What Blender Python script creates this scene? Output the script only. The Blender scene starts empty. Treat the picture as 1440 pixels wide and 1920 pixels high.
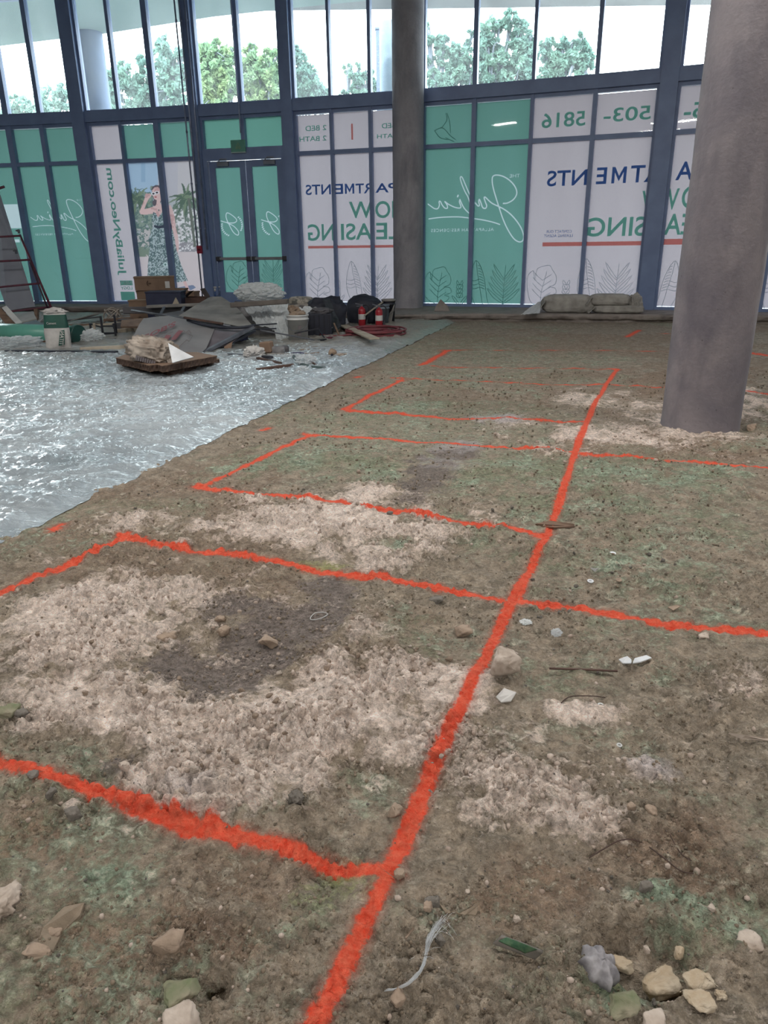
import bpy, bmesh, math, random
import numpy as np
from mathutils import Vector, Matrix
PI = math.pi
SC = bpy.context.scene
COL = SC.collection
random.seed(7)

# ---------------------------------------------------------------- camera
FPX, PITCH, ROLL, CAMH = 1368.5, 0.35178, -0.013427, 1.52
cp, sp, cr, sr = math.cos(PITCH), math.sin(PITCH), math.cos(ROLL), math.sin(ROLL)
FW = Vector((0, cp, -sp)); UP0 = Vector((0, sp, cp)); RT0 = Vector((1, 0, 0))
RT = RT0 * cr + UP0 * sr
UP = UP0 * cr - RT0 * sr
cd = bpy.data.cameras.new('camera'); cam = bpy.data.objects.new('camera', cd); COL.objects.link(cam)
m = Matrix((RT, UP, -FW)).transposed().to_4x4(); m.translation = Vector((0, 0, CAMH)); cam.matrix_world = m
cd.sensor_fit = 'VERTICAL'; cd.sensor_height = 24.0; cd.lens = FPX / 1920 * 24.0
cd.clip_start = 0.05; cd.clip_end = 400
SC.camera = cam

# ---------------------------------------------------------------- world, sun, lamps, exposure
w = bpy.data.worlds.new('sky'); SC.world = w; w.use_nodes = True
nt = w.node_tree; bg = nt.nodes['Background']
tc = nt.nodes.new('ShaderNodeTexCoord'); sx = nt.nodes.new('ShaderNodeSeparateXYZ'); cr_ = nt.nodes.new('ShaderNodeValToRGB')
nt.links.new(tc.outputs['Generated'], sx.inputs[0]); nt.links.new(sx.outputs['Z'], cr_.inputs[0])
cr_.color_ramp.elements[0].position = 0.0; cr_.color_ramp.elements[0].color = (0.93, 0.99, 1.0, 1)
cr_.color_ramp.elements[1].position = 0.7; cr_.color_ramp.elements[1].color = (0.72, 0.9, 1.0, 1)
nt.links.new(cr_.outputs[0], bg.inputs[0]); bg.inputs[1].default_value = 6.5
sun = bpy.data.lights.new('sun', 'SUN'); sun.energy = 3.2; sun.angle = math.radians(2); sun.color = (1, 0.95, 0.85)
so = bpy.data.objects.new('sun', sun); COL.objects.link(so); so.rotation_euler = (math.radians(38), 0, math.radians(-20))
SC.view_settings.view_transform = 'Standard'; SC.view_settings.look = 'None'
SC.view_settings.exposure = 0.55; SC.view_settings.gamma = 1.0; SC.view_settings.use_curve_mapping = False
LAMP_POWER = 95.0
LAMP_SPOTS = [(-7, -9), (-2.5, -9), (2.0, -9.2), (6.5, -9), (-5, -6.5), (0, -6.6), (5, -6.5), (-9, -2), (9, -2), (-8, 5), (-3.2, 5.5), (1.5, 5), (6.5, 4.5)]  # front row over the mid hall is added fill for the far ground

# ---------------------------------------------------------------- helpers
def tag(o, label=None, cat=None, group=None, kind=None):
    if label: o['label'] = label
    if cat: o['category'] = cat
    if group: o['group'] = group
    if kind: o['kind'] = kind
    return o
def empty(name, loc=(0, 0, 0), rot=(0, 0, 0)):
    o = bpy.data.objects.new(name, None); COL.objects.link(o); o.location = loc; o.rotation_euler = rot
    o.empty_display_size = 0.1
    return o
def link(name, me, mat, parent=None, smooth=False):
    o = bpy.data.objects.new(name, me); COL.objects.link(o)
    if mat is not None:
        for mm in (mat if isinstance(mat, (list, tuple)) else [mat]): me.materials.append(mm)
    if smooth: me.polygons.foreach_set('use_smooth', [True] * len(me.polygons))
    if parent is not None:
        o.parent = parent
        o.matrix_parent_inverse = Matrix.Identity(4)
        pw = world_of(parent)
        me.transform(pw.inverted())
    return o
def world_of(o):
    mw = Matrix.LocRotScale(o.location, o.rotation_euler, o.scale)
    while o.parent: o = o.parent; mw = Matrix.LocRotScale(o.location, o.rotation_euler, o.scale) @ mw
    return mw
def mk(name, bm, mat, parent=None, smooth=False):
    me = bpy.data.meshes.new(name); bmesh.ops.recalc_face_normals(bm, faces=bm.faces[:]); bm.to_mesh(me); bm.free()
    return link(name, me, mat, parent, smooth)
def mkraw(name, V, F, mat, parent=None, smooth=False):
    me = bpy.data.meshes.new(name); me.from_pydata([tuple(v) for v in V], [], F); me.update()
    return link(name, me, mat, parent, smooth)
def npmesh(name, V, Q, mat, parent=None, smooth=True, attrs=None):
    me = bpy.data.meshes.new(name); V = np.asarray(V, np.float32); Q = np.asarray(Q, np.int32); k = Q.shape[1]
    me.vertices.add(len(V)); me.vertices.foreach_set('co', V.ravel())
    me.loops.add(Q.size); me.loops.foreach_set('vertex_index', Q.ravel())
    me.polygons.add(len(Q)); me.polygons.foreach_set('loop_start', np.arange(0, Q.size, k, dtype=np.int32))
    me.polygons.foreach_set('loop_total', np.full(len(Q), k, np.int32))
    me.update(calc_edges=True)
    for kk, a in (attrs or {}).items():
        at_ = me.attributes.new(kk, 'FLOAT', 'POINT'); at_.data.foreach_set('value', np.asarray(a, np.float32))
    return link(name, me, mat, parent, smooth)
def box(bm, c, s, rot=None):
    r = bmesh.ops.create_cube(bm, size=1.0)
    M = Matrix.Translation(Vector(c)) @ (rot.to_4x4() if rot is not None else Matrix.Identity(4)) @ Matrix.Diagonal((s[0], s[1], s[2], 1))
    bmesh.ops.transform(bm, matrix=M, verts=r['verts']); return r['verts']
def bar(bm, a, b, w, h, up=(0, 0, 1)):
    a = Vector(a); b = Vector(b); d = b - a; L = d.length; x = d.normalized(); u = Vector(up)
    if abs(x.dot(u)) > .98: u = Vector((0, 1, 0))
    y = u.cross(x).normalized(); z = x.cross(y)
    return box(bm, (a + b) / 2, (L, w, h), Matrix((x, y, z)).transposed())
def cyl(bm, a, b, r1, r2=None, seg=24, caps=True):
    a = Vector(a); b = Vector(b); d = b - a
    q = d.to_track_quat('Z', 'Y').to_matrix().to_4x4()
    r = bmesh.ops.create_cone(bm, cap_ends=caps, segments=seg, radius1=r1, radius2=r1 if r2 is None else r2, depth=d.length)
    bmesh.ops.transform(bm, matrix=Matrix.Translation((a + b) / 2) @ q, verts=r['verts']); return r['verts']
def smoothpath(P, n=6):
    P = [Vector(p) for p in P]
    if len(P) < 3: return P
    out = []
    for i in range(len(P) - 1):
        p0 = P[max(i - 1, 0)]; p1 = P[i]; p2 = P[i + 1]; p3 = P[min(i + 2, len(P) - 1)]
        for k in range(n):
            t = k / n
            out.append(.5 * ((2 * p1) + (p2 - p0) * t + (2 * p0 - 5 * p1 + 4 * p2 - p3) * t * t + (3 * p1 - p0 - 3 * p2 + p3) * t ** 3))
    out.append(P[-1]); return out
def tube(bm, P, r, seg=8, smooth=5, r2=None):
    P = smoothpath(P, smooth) if smooth else [Vector(p) for p in P]
    rings = []; n = len(P); prev = None
    for i, p in enumerate(P):
        t = (P[min(i + 1, n - 1)] - P[max(i - 1, 0)])
        t = t.normalized() if t.length > 1e-9 else Vector((0, 0, 1))
        if prev is None: u = t.orthogonal().normalized()
        else: u = (prev - t * prev.dot(t)); u = u.normalized() if u.length > 1e-6 else t.orthogonal().normalized()
        prev = u; v = t.cross(u); rr = r if r2 is None else r + (r2 - r) * i / (n - 1)
        rings.append([bm.verts.new(p + (u * math.cos(2 * PI * k / seg) + v * math.sin(2 * PI * k / seg)) * rr) for k in range(seg)])
    for i in range(n - 1):
        for k in range(seg): bm.faces.new((rings[i][k], rings[i][(k + 1) % seg], rings[i + 1][(k + 1) % seg], rings[i + 1][k]))
    bm.faces.new(rings[0][::-1]); bm.faces.new(rings[-1])
def lathe(bm, prof, c=(0, 0, 0), seg=28, M=None):
    rings = []
    for r, z in prof:
        rings.append([bm.verts.new((r * math.cos(2 * PI * k / seg), r * math.sin(2 * PI * k / seg), z)) for k in range(seg)])
    for i in range(len(rings) - 1):
        for k in range(seg): bm.faces.new((rings[i][k], rings[i][(k + 1) % seg], rings[i + 1][(k + 1) % seg], rings[i + 1][k]))
    bm.faces.new(rings[0][::-1]); bm.faces.new(rings[-1])
    vs = [v for r in rings for v in r]
    bmesh.ops.transform(bm, matrix=Matrix.Translation(Vector(c)) @ (M.to_4x4() if M is not None else Matrix.Identity(4)), verts=vs)
def bevel(bm, w, seg=2):
    bmesh.ops.bevel(bm, geom=bm.edges[:], offset=w, segments=seg, affect='EDGES', profile=.6)
def slab(bm, pts, th, sag=0):
    """thick sheet whose outline runs through the given points, as seen face on"""
    P = [Vector(p) for p in pts]; n = Vector((0, 0, 0))
    for i in range(len(P)):
        a, b = P[i], P[(i + 1) % len(P)]; n += a.cross(b)
    n.normalize()
    if n.y > 0: n = -n
    f = [bm.verts.new(p) for p in P]; g = [bm.verts.new(p - n * th) for p in P]
    bm.faces.new(f); bm.faces.new(g[::-1])
    for i in range(len(P)): j = (i + 1) % len(P); bm.faces.new((f[i], g[i], g[j], f[j]))

# pixel of the photograph -> place in the room
def ray(x, y): return FW + RT * ((x - 720) / FPX) - UP * ((y - 960) / FPX)
def gp(x, y, z=0.0):
    d = ray(x, y); return Vector((0, 0, CAMH)) + d * ((z - CAMH) / d.z)
def at(x, y, Y):
    d = ray(x, y); return Vector((0, 0, CAMH)) + d * (Y / d.y)
# the curved glass front, in plan
FA, FB, FC_ = 17.9786, -0.317422, -0.00916877
def fy(X): return FA + FB * X + FC_ * X * X
def ftan(X): return Vector((1, FB + 2 * FC_ * X, 0)).normalized()
def fnin(X): t = ftan(X); return Vector((t.y, -t.x, 0)).normalized()      # towards the room
def fp(x, y):
    d = ray(x, y); t = 18 / d.y
    for i in range(25):
        X = d.x * t; Y = d.y * t; t -= (Y - fy(X)) / (d.y - (FB + 2 * FC_ * X) * d.x)
    return Vector((d.x * t, d.y * t, CAMH + d.z * t))
def farc(X, z, off=0.0):
    n = fnin(X); return Vector((X + n.x * off, fy(X) + n.y * off, z))
_sx = np.linspace(-14, 12, 2601); _sy = FA + FB * _sx + FC_ * _sx ** 2
_ss = np.concatenate([[0], np.cumsum(np.hypot(np.diff(_sx), np.diff(_sy)))])
def X2s(X): return float(np.interp(X, _sx, _ss))
def s2X(s): return float(np.interp(s, _ss, _sx))

# ---------------------------------------------------------------- noise
def _h(ix, iy, s):
    n = (ix.astype(np.int64) * 374761393 + iy.astype(np.int64) * 668265263 + s * 1442695041) & 0x7fffffff
    n = ((n ^ (n >> 13)) * 1274126177) & 0x7fffffff
    return ((n ^ (n >> 16)) & 0xffff) / 65535.0
def vn(x, y, s=0):
    ix = np.floor(x); iy = np.floor(y); fx = x - ix; fy_ = y - iy
    fx = fx * fx * fx * (fx * (fx * 6 - 15) + 10); fy_ = fy_ * fy_ * fy_ * (fy_ * (fy_ * 6 - 15) + 10)
    a = _h(ix, iy, s); b = _h(ix + 1, iy, s); c = _h(ix, iy + 1, s); d = _h(ix + 1, iy + 1, s)
    return (a + (b - a) * fx) * (1 - fy_) + (c + (d - c) * fx) * fy_
def fbm(x, y, s=0, o=4, g=.5):
    t = 0; a = 1; n = 0
    for i in range(o):
        t = t + a * vn(x, y, s + i * 17); n += a; a *= g; x, y = 1.93 * x + .5 * y + 3.1, 1.93 * y - .5 * x + 7.7
    return t / n
def lumps(x, y, s=0):
    """rounded clods: nearest-feature distance"""
    ix = np.floor(x); iy = np.floor(y); best = np.full(np.shape(x), 9.0)
    for dx in (-1, 0, 1):
        for dy in (-1, 0, 1):
            jx = ix + dx; jy = iy + dy
            px = jx + _h(jx, jy, s); py = jy + _h(jx, jy, s + 5); r = .25 + .75 * _h(jx, jy, s + 9)
            best = np.minimum(best, np.hypot(x - px, y - py) / r)
    return np.sqrt(np.clip(1 - best ** 2 / .55, 0, 1))
def sm(e0, e1, x):
    t = np.clip((x - e0) / (e1 - e0), 0, 1); return t * t * (3 - 2 * t)

# ---------------------------------------------------------------- materials
def lin(h, k=1.0):
    if isinstance(h, str): c = [int(h[i:i + 2], 16) / 255 for i in (0, 2, 4)]
    else: c = [v / 255 for v in h]
    return tuple(k * (v / 12.92 if v <= .04045 else ((v + .055) / 1.055) ** 2.4) for v in c) + (1,)
MATS = {}
class NT:
    def __init__(s, name):
        s.m = bpy.data.materials.new(name); s.m.use_nodes = True; s.t = s.m.node_tree; s.b = s.t.nodes['Principled BSDF']; s.o = s.t.nodes['Material Output']
        s.tc = None
    def n(s, k, **kw):
        a = s.t.nodes.new('ShaderNode' + k)
        for x, v in kw.items(): setattr(a, x, v)
        return a
    def l(s, a, b): s.t.links.new(a, b)
    def val(s, sock, v):
        if hasattr(v, 'is_output') or isinstance(v, bpy.types.NodeSocket): s.l(v, sock)
        else: sock.default_value = v
    def coord(s):
        if not s.tc: s.tc = s.n('TexCoord')
        return s.tc.outputs['Object']
    def noise(s, scale, det=4, rough=.55, dist=0, vec=None, stretch=None):
        v = vec or s.coord()
        if stretch:
            mp = s.n('Mapping'); mp.inputs['Scale'].default_value = stretch; s.l(v, mp.inputs[0]); v = mp.outputs[0]
        a = s.n('TexNoise'); a.inputs['Scale'].default_value = scale; a.inputs['Detail'].default_value = det
        a.inputs['Roughness'].default_value = rough; a.inputs['Distortion'].default_value = dist; s.l(v, a.inputs['Vector'])
        return a.outputs['Fac']
    def ramp(s, fac, a, b, c0=(0, 0, 0, 1), c1=(1, 1, 1, 1)):
        r = s.n('ValToRGB'); e = r.color_ramp.elements; e[0].position = a; e[1].position = b; e[0].color = c0; e[1].color = c1
        s.l(fac, r.inputs[0]); return r.outputs[0]
    def mix(s, f, a, b, blend='MIX'):
        x = s.n('MixRGB'); x.blend_type = blend; s.val(x.inputs[0], f); s.val(x.inputs[1], a); s.val(x.inputs[2], b); return x.outputs[0]
    def math(s, op, a, b=0.0, clamp=False):
        x = s.n('Math'); x.operation = op; x.use_clamp = clamp; s.val(x.inputs[0], a); s.val(x.inputs[1], b); return x.outputs[0]
    def attr(s, name):
        a = s.n('Attribute'); a.attribute_name = name; return a.outputs['Fac']
    def bump(s, h, st=.5, dist=.01, nrm=None):
        b = s.n('Bump'); b.inputs['Strength'].default_value = st; b.inputs['Distance'].default_value = dist; s.l(h, b.inputs['Height'])
        if nrm is not None: s.l(nrm, b.inputs['Normal'])
        return b.outputs[0]
def mat(name, c, c2=None, rough=.7, scale=6, metal=0, bump=0, bscale=None, spec=.5, coat=0, stretch=None, lo=.35, hi=.65, trans=0, det=5):
    if name in MATS: return MATS[name]
    t = NT(name); b = t.b
    b.inputs['Roughness'].default_value = rough; b.inputs['Metallic'].default_value = metal; b.inputs['Specular IOR Level'].default_value = spec
    b.inputs['Coat Weight'].default_value = coat
    C1 = lin(c); C2 = lin(c2) if c2 else tuple(v * .8 for v in C1[:3]) + (1,)
    nz = t.noise(scale, det, stretch=stretch)
    t.l(t.mix(t.ramp(nz, lo, hi), C1, C2), b.inputs['Base Color'])
    if bump: t.l(t.bump(t.noise(bscale or scale * 4, 5), .6, bump), b.inputs['Normal'])
    MATS[name] = t.m; return t.m
def mat_film(name, c, c2=None, tr=.75, scale=1.2, coat=.0):
    """printed window film: light from the street comes through it"""
    if name in MATS: return MATS[name]
    t = NT(name); nz = t.noise(scale, 3, stretch=(1, 1, .25)); col = t.mix(t.ramp(nz, .3, .7), lin(c), lin(c2 or c))
    weave = t.noise(60, 2, stretch=(1, 1, 1)); col = t.mix(t.math('MULTIPLY', weave, .12), col, (0, 0, 0, 1))
    d = t.n('BsdfDiffuse'); r = t.n('BsdfTranslucent'); mx = t.n('MixShader'); mx.inputs[0].default_value = tr
    t.l(col, d.inputs[0]); t.l(col, r.inputs[0]); t.l(d.outputs[0], mx.inputs[1]); t.l(r.outputs[0], mx.inputs[2])
    t.l(mx.outputs[0], t.o.inputs['Surface']); MATS[name] = t.m; return t.m
def mat_glass(name, veil=.05, tint=(.93, .97, .96, 1)):
    t = NT(name); tr = t.n('BsdfTransparent'); tr.inputs[0].default_value = tint
    g = t.n('BsdfGlossy'); g.inputs['Roughness'].default_value = .02; g.inputs[0].default_value = (.9, .95, .95, 1)
    f = t.n('Fresnel'); f.inputs[0].default_value = 1.42
    d = t.n('BsdfTranslucent'); d.inputs[0].default_value = (.9, .96, 1, 1)
    mp = t.noise(1.5, 4, stretch=(1, 1, .4)); vf = t.math('MULTIPLY', t.ramp(mp, .2, .9), veil * 2)
    m1 = t.n('MixShader'); t.l(vf, m1.inputs[0]); t.l(tr.outputs[0], m1.inputs[1]); t.l(d.outputs[0], m1.inputs[2])
    m2 = t.n('MixShader'); t.l(f.outputs[0], m2.inputs[0]); t.l(m1.outputs[0], m2.inputs[1]); t.l(g.outputs[0], m2.inputs[2])
    t.l(m2.outputs[0], t.o.inputs['Surface']); MATS[name] = t.m; return t.m

M_frame = mat('slate_aluminium', (114, 134, 172), (104, 122, 160), rough=.42, scale=3, spec=.5)
M_frame_dark = mat('dark_gasket', (40, 46, 64), rough=.5)
M_glass = mat_glass('dusty_window_glass', .09)
M_glass2 = mat_glass('film_glass', .0, (.97, .985, .98, 1))
GREEN1, GREEN2 = (58, 85, 79), (63, 90, 85)
M_green = mat_film('green_vinyl', GREEN1, GREEN2)
M_pink = mat_film('pale_vinyl', (110, 103, 107), (115, 108, 112))
M_door_green = mat_film('door_green_vinyl', (60, 90, 82), (63, 93, 85))
M_ink_white = mat_film('white_ink', (250, 252, 252), tr=.5)
M_ink_blue = mat_film('navy_ink', (72, 108, 172), tr=.55)
M_ink_green = mat_film('green_ink', (124, 196, 180), tr=.55)
M_ink_red = mat_film('coral_ink', (235, 150, 144), tr=.6)
M_ink_grey = mat_film('grey_line_ink', (140, 156, 168), tr=.55)
M_ink_dgreen = mat_film('faint_leaf_ink', (74, 122, 116), tr=.7)

def mat_concrete(name, c1, c2, c3, sc=1.0):
    t = NT(name); b = t.b; b.inputs['Roughness'].default_value = .75
    a = t.noise(1.6 * sc, 6, .6, .6); v = t.noise(2.6 * sc, 5, .6, .4, stretch=(1, 1, .35)); f = t.noise(28 * sc, 4, .6)
    col = t.mix(t.ramp(a, .35, .68), lin(c1), lin(c2)); col = t.mix(t.math('MULTIPLY', t.ramp(v, .5, .72), .7), col, lin(c3))
    col = t.mix(t.math('MULTIPLY', f, .25), col, lin((60, 56, 58)))
    vo = t.n('TexVoronoi'); vo.inputs['Scale'].default_value = 9 * sc; t.l(t.coord(), vo.inputs['Vector'])
    pit = t.ramp(vo.outputs['Distance'], .03, .07, (1, 1, 1, 1), (0, 0, 0, 1))
    col = t.mix(t.math('MULTIPLY', pit, .5), col, lin((50, 45, 45)))
    t.l(col, b.inputs['Base Color']); t.l(t.bump(t.mix(.6, a, f), .35, .02), b.inputs['Normal']); MATS[name] = t.m; return t.m
M_conc = mat_concrete('column_concrete', (114, 110, 120), (144, 138, 143), (90, 88, 100))
M_conc2 = mat_concrete('column_concrete_dark', (142, 142, 150), (164, 163, 170), (106, 106, 118))
M_slab = mat_concrete('sill_concrete', (128, 120, 116), (150, 143, 138), (90, 84, 82), 1.5)
M_wall = mat('painted_block', (150, 148, 146), (138, 136, 134), scale=2)
M_pave = mat('street_paving', (128, 126, 122), (116, 114, 110), scale=.5)
M_soffit = mat('pale_soffit', (150, 168, 166), (142, 160, 158), scale=.4, rough=.8)

# ---------------------------------------------------------------- ground
def ell(px, py, rx, ry, amt=1.0):
    c = gp(px, py); a = gp(px + rx, py); b0 = gp(px, py - ry); b1 = gp(px, py + ry)
    return (c.x, (b0.y + b1.y) / 2, abs(a.x - c.x), (b0.y - b1.y) / 2, ((b0.x - b1.x) / max(b0.y - b1.y, 1e-6)), amt)
CHALK = [ell(*e) for e in [(200, 1170, 150, 75), (120, 1250, 150, 80), (300, 1345, 220, 70), (520, 1395, 200, 70), (650, 1330, 130, 70), (810, 1290, 110, 45), (860, 1390, 130, 45, .8),
    (330, 1120, 120, 35, .8), (600, 985, 190, 45), (700, 935, 120, 25, .8), (740, 1050, 70, 25, .7), (240, 985, 80, 18, .7), (400, 1470, 130, 60, .9), (360, 1515, 80, 25, .9), (950, 1480, 120, 70, .8),
    (1040, 1545, 90, 40, .7), (1360, 765, 130, 30, .9), (1180, 820, 160, 25, .7), (1090, 1330, 60, 25, .8), (570, 1470, 70, 40, .8), (700, 1180, 60, 40, .5), (1130, 755, 70, 20, .6), (960, 790, 60, 12, .5), (1180, 1450, 70, 25, .55), (460, 940, 60, 15, .6), (1370, 1290, 60, 30, .5), (610, 1270, 80, 50, .7)]]
GRAVEL = [ell(*e) for e in [(380, 1255, 90, 50), (470, 1215, 80, 45), (540, 1160, 120, 40), (620, 1110, 90, 30, .8), (800, 900, 60, 45, .8), (860, 850, 45, 20, .8), (770, 940, 40, 15, .7), (230, 1440, 60, 30, .6), (430, 1140, 80, 25, .8)]]
PALEV = [ell(*e) for e in [(930, 785, 60, 14), (850, 835, 60, 12, .7), (1210, 1440, 80, 30, .7), (350, 1490, 70, 30, .6), (830, 870, 60, 25, .5)]]
MOSS = [ell(*e) for e in [(1150, 930, 300, 60), (1290, 890, 200, 40), (980, 890, 160, 40), (840, 1010, 130, 45, .9), (1150, 1060, 200, 70, .8), (640, 870, 130, 25), (500, 865, 110, 30), (900, 720, 300, 30, .7), (1000, 680, 300, 20, .6),
    (1300, 1180, 150, 60, .7), (820, 1200, 110, 50, .7), (90, 1140, 70, 35, .8), (560, 1480, 70, 50, .7), (700, 1450, 60, 90, .7), (440, 1525, 70, 22, 1.1), (215, 1635, 90, 55, 1.0), (640, 1660, 80, 50, .95), (560, 1740, 120, 60, .8), (330, 1850, 60, 60, .8),
    (1130, 1870, 90, 60, 1.3), (1330, 1730, 120, 80, .9), (1180, 1480, 200, 60, .5), (830, 1750, 90, 80, .5), (700, 850, 200, 30, .7), (800, 650, 300, 22, .6), (1350, 1560, 150, 80, .45), (700, 770, 150, 25, .9), (1100, 1200, 160, 60, .7), (1100, 1390, 200, 80, .5), (1240, 1700, 90, 40, .9), (330, 1480, 90, 40, .5), (470, 1600, 200, 60, .3), (90, 1500, 90, 60, .5), (1390, 1000, 120, 80, .7)]]
YELM = [ell(*e) for e in [(660, 1655, 60, 40), (600, 1065, 60, 12), (1150, 1860, 60, 40, .7), (330, 1880, 60, 30, .6), (580, 1690, 90, 40, .5), (240, 1000, 30, 10, .5), (860, 975, 90, 15, .4)]]
BROWN = [ell(*e) for e in [(130, 1560, 130, 90), (100, 1780, 150, 130), (450, 1640, 160, 70, .8), (300, 1770, 120, 70), (960, 1690, 130, 80), (1200, 1600, 150, 90, .8), (1250, 830, 230, 35), (100, 1000, 120, 30, .8), (900, 640, 200, 15, .7), (1300, 720, 150, 30), (60, 1060, 80, 40, .6)]]
PIT = [(gp(1215, 1790).x, gp(1215, 1790).y, .15, .10), (gp(405, 1850).x, gp(405, 1850).y, .05, .035)]
def blobs(L, x, y, wx, wy):
    r = np.zeros_like(x)
    for cx, cy, ax, ay, sh, amt in L:
        yy = (y - cy + wy * ay * .9) / (ay * 1.25); xx = (x - cx - sh * (y - cy) + wx * ax * .9) / (ax * 1.25)
        r = np.maximum(r, amt * (1 - sm(.15, 1.35, np.hypot(xx, yy))))
    return r
PAINT = [  # painted strokes: pixel ends, half width in metres, strength
    ([(560, 1990), (600, 1920), (730, 1640), (800, 1480), (880, 1295), (960, 1130), (1005, 1045), (1040, 970), (1062, 900), (1085, 830), (1110, 770), (1135, 725), (1158, 692)], .022, 1.0),
    ([(-60, 1410), (0, 1440), (150, 1480), (300, 1535), (400, 1565), (520, 1590), (620, 1622), (730, 1645)], .021, 1.0),
    ([(-40, 1138), (0, 1117), (120, 1063), (235, 1008)], .024, 1.0), ([(228, 1006), (330, 1030), (420, 1036), (520, 1052), (600, 1075), (760, 1092), (870, 1112), (960, 1132)], .024, 1.0),
    ([(960, 1130), (1060, 1138), (1180, 1160), (1280, 1175), (1440, 1190), (1530, 1200), (1900, 1246)], .022, 1.0),
    ([(375, 915), (430, 890), (500, 855), (580, 818)], .026, .85), ([(380, 915), (480, 930), (560, 936), (700, 955), (800, 968), (900, 985), (1030, 1000)], .028, 1.0),
    ([(570, 815), (640, 820), (760, 828), (880, 834), (980, 842), (1070, 848)], .026, .8), ([(1090, 852), (1200, 860), (1300, 868), (1440, 880), (1560, 890), (1900, 916)], .026, .85),
    ([(645, 770), (690, 745), (755, 712)], .03, .75), ([(645, 771), (760, 778), (860, 787), (960, 785), (1090, 793)], .035, .8),
    ([(735, 709), (850, 714), (1000, 719), (1120, 722), (1250, 728)], .034, .7), ([(1380, 735), (1440, 741), (1520, 750), (1750, 766)], .04, .9),
    ([(790, 685), (842, 656)], .05, .85), ([(825, 655), (950, 657), (1100, 658), (1250, 660)], .04, .45), ([(810, 687), (950, 690), (1160, 693)], .045, .45), ([(1400, 660), (1440, 666), (1500, 672)], .06, .9), ([(1175, 632), (1200, 618)], .06, .5), ([(1225, 624), (1330, 628)], .05, .5),
    ([(100, 993), (115, 985)], .05, .3), ([(490, 806), (505, 803)], .04, .4), ([(665, 709), (678, 707)], .04, .6)]
DOTS = [(375, 913, .05), (590, 817, .04), (655, 770, .06), (232, 1006, .035), (750, 714, .05), (835, 657, .07), (1155, 692, .05), (1015, 1003, .04), (965, 1128, .04), (735, 1642, .025), (395, 1560, .03)]
def paintdist(x, y):
    best = np.full(x.shape, 9.0); soft = np.full(x.shape, 9.0)
    wig = (vn(x * 3, y * 3, 91) - .5) * .012
    for pts, hw, amt in PAINT:
        W = [gp(*p) for p in pts]
        for a, b in zip(W[:-1], W[1:]):
            dx, dy = b.x - a.x, b.y - a.y; L2 = dx * dx + dy * dy
            t = np.clip(((x - a.x) * dx + (y - a.y) * dy) / L2, 0, 1); d = np.hypot(x - a.x - t * dx, y - a.y - t * dy) + wig
            best = np.minimum(best, d / hw + (1 - amt) * .8)
    for px, py, r in DOTS:
        c = gp(px, py); best = np.minimum(best, np.hypot(x - c.x, y - c.y) / r)
    return best
def masks(x, y):
    wx = fbm(x * 3.1, y * 3.1, 31, 6, .62) * 2.4 - 1.2; wy = fbm(x * 3.1, y * 3.1, 57, 6, .62) * 2.4 - 1.2
    ch = blobs(CHALK, x, y, wx * 1.4, wy * 1.4); gr = blobs(GRAVEL, x, y, wx, wy)
    mo = blobs(MOSS, x, y, wx * 1.5, wy * 1.5); br = blobs(BROWN, x, y, wx * 1.4, wy * 1.4)
    ye = blobs(YELM, x, y, wx, wy); pv = blobs(PALEV, x, y, wx, wy)
    # soil further off: broad patches
    far = fbm(x * .7, y * .35, 77, 4); mo = np.maximum(mo, sm(.5, .62, far) * .6); br = np.maximum(br, sm(.5, .6, fbm(x * .8, y * .5, 99, 4)) * .6)
    return dict(chalk=ch * (1 - gr), gravel=gr, moss=mo * (1 - .8 * ch), brown=br, yel=ye, palev=pv)
GH = gp(420, 1240)
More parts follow.
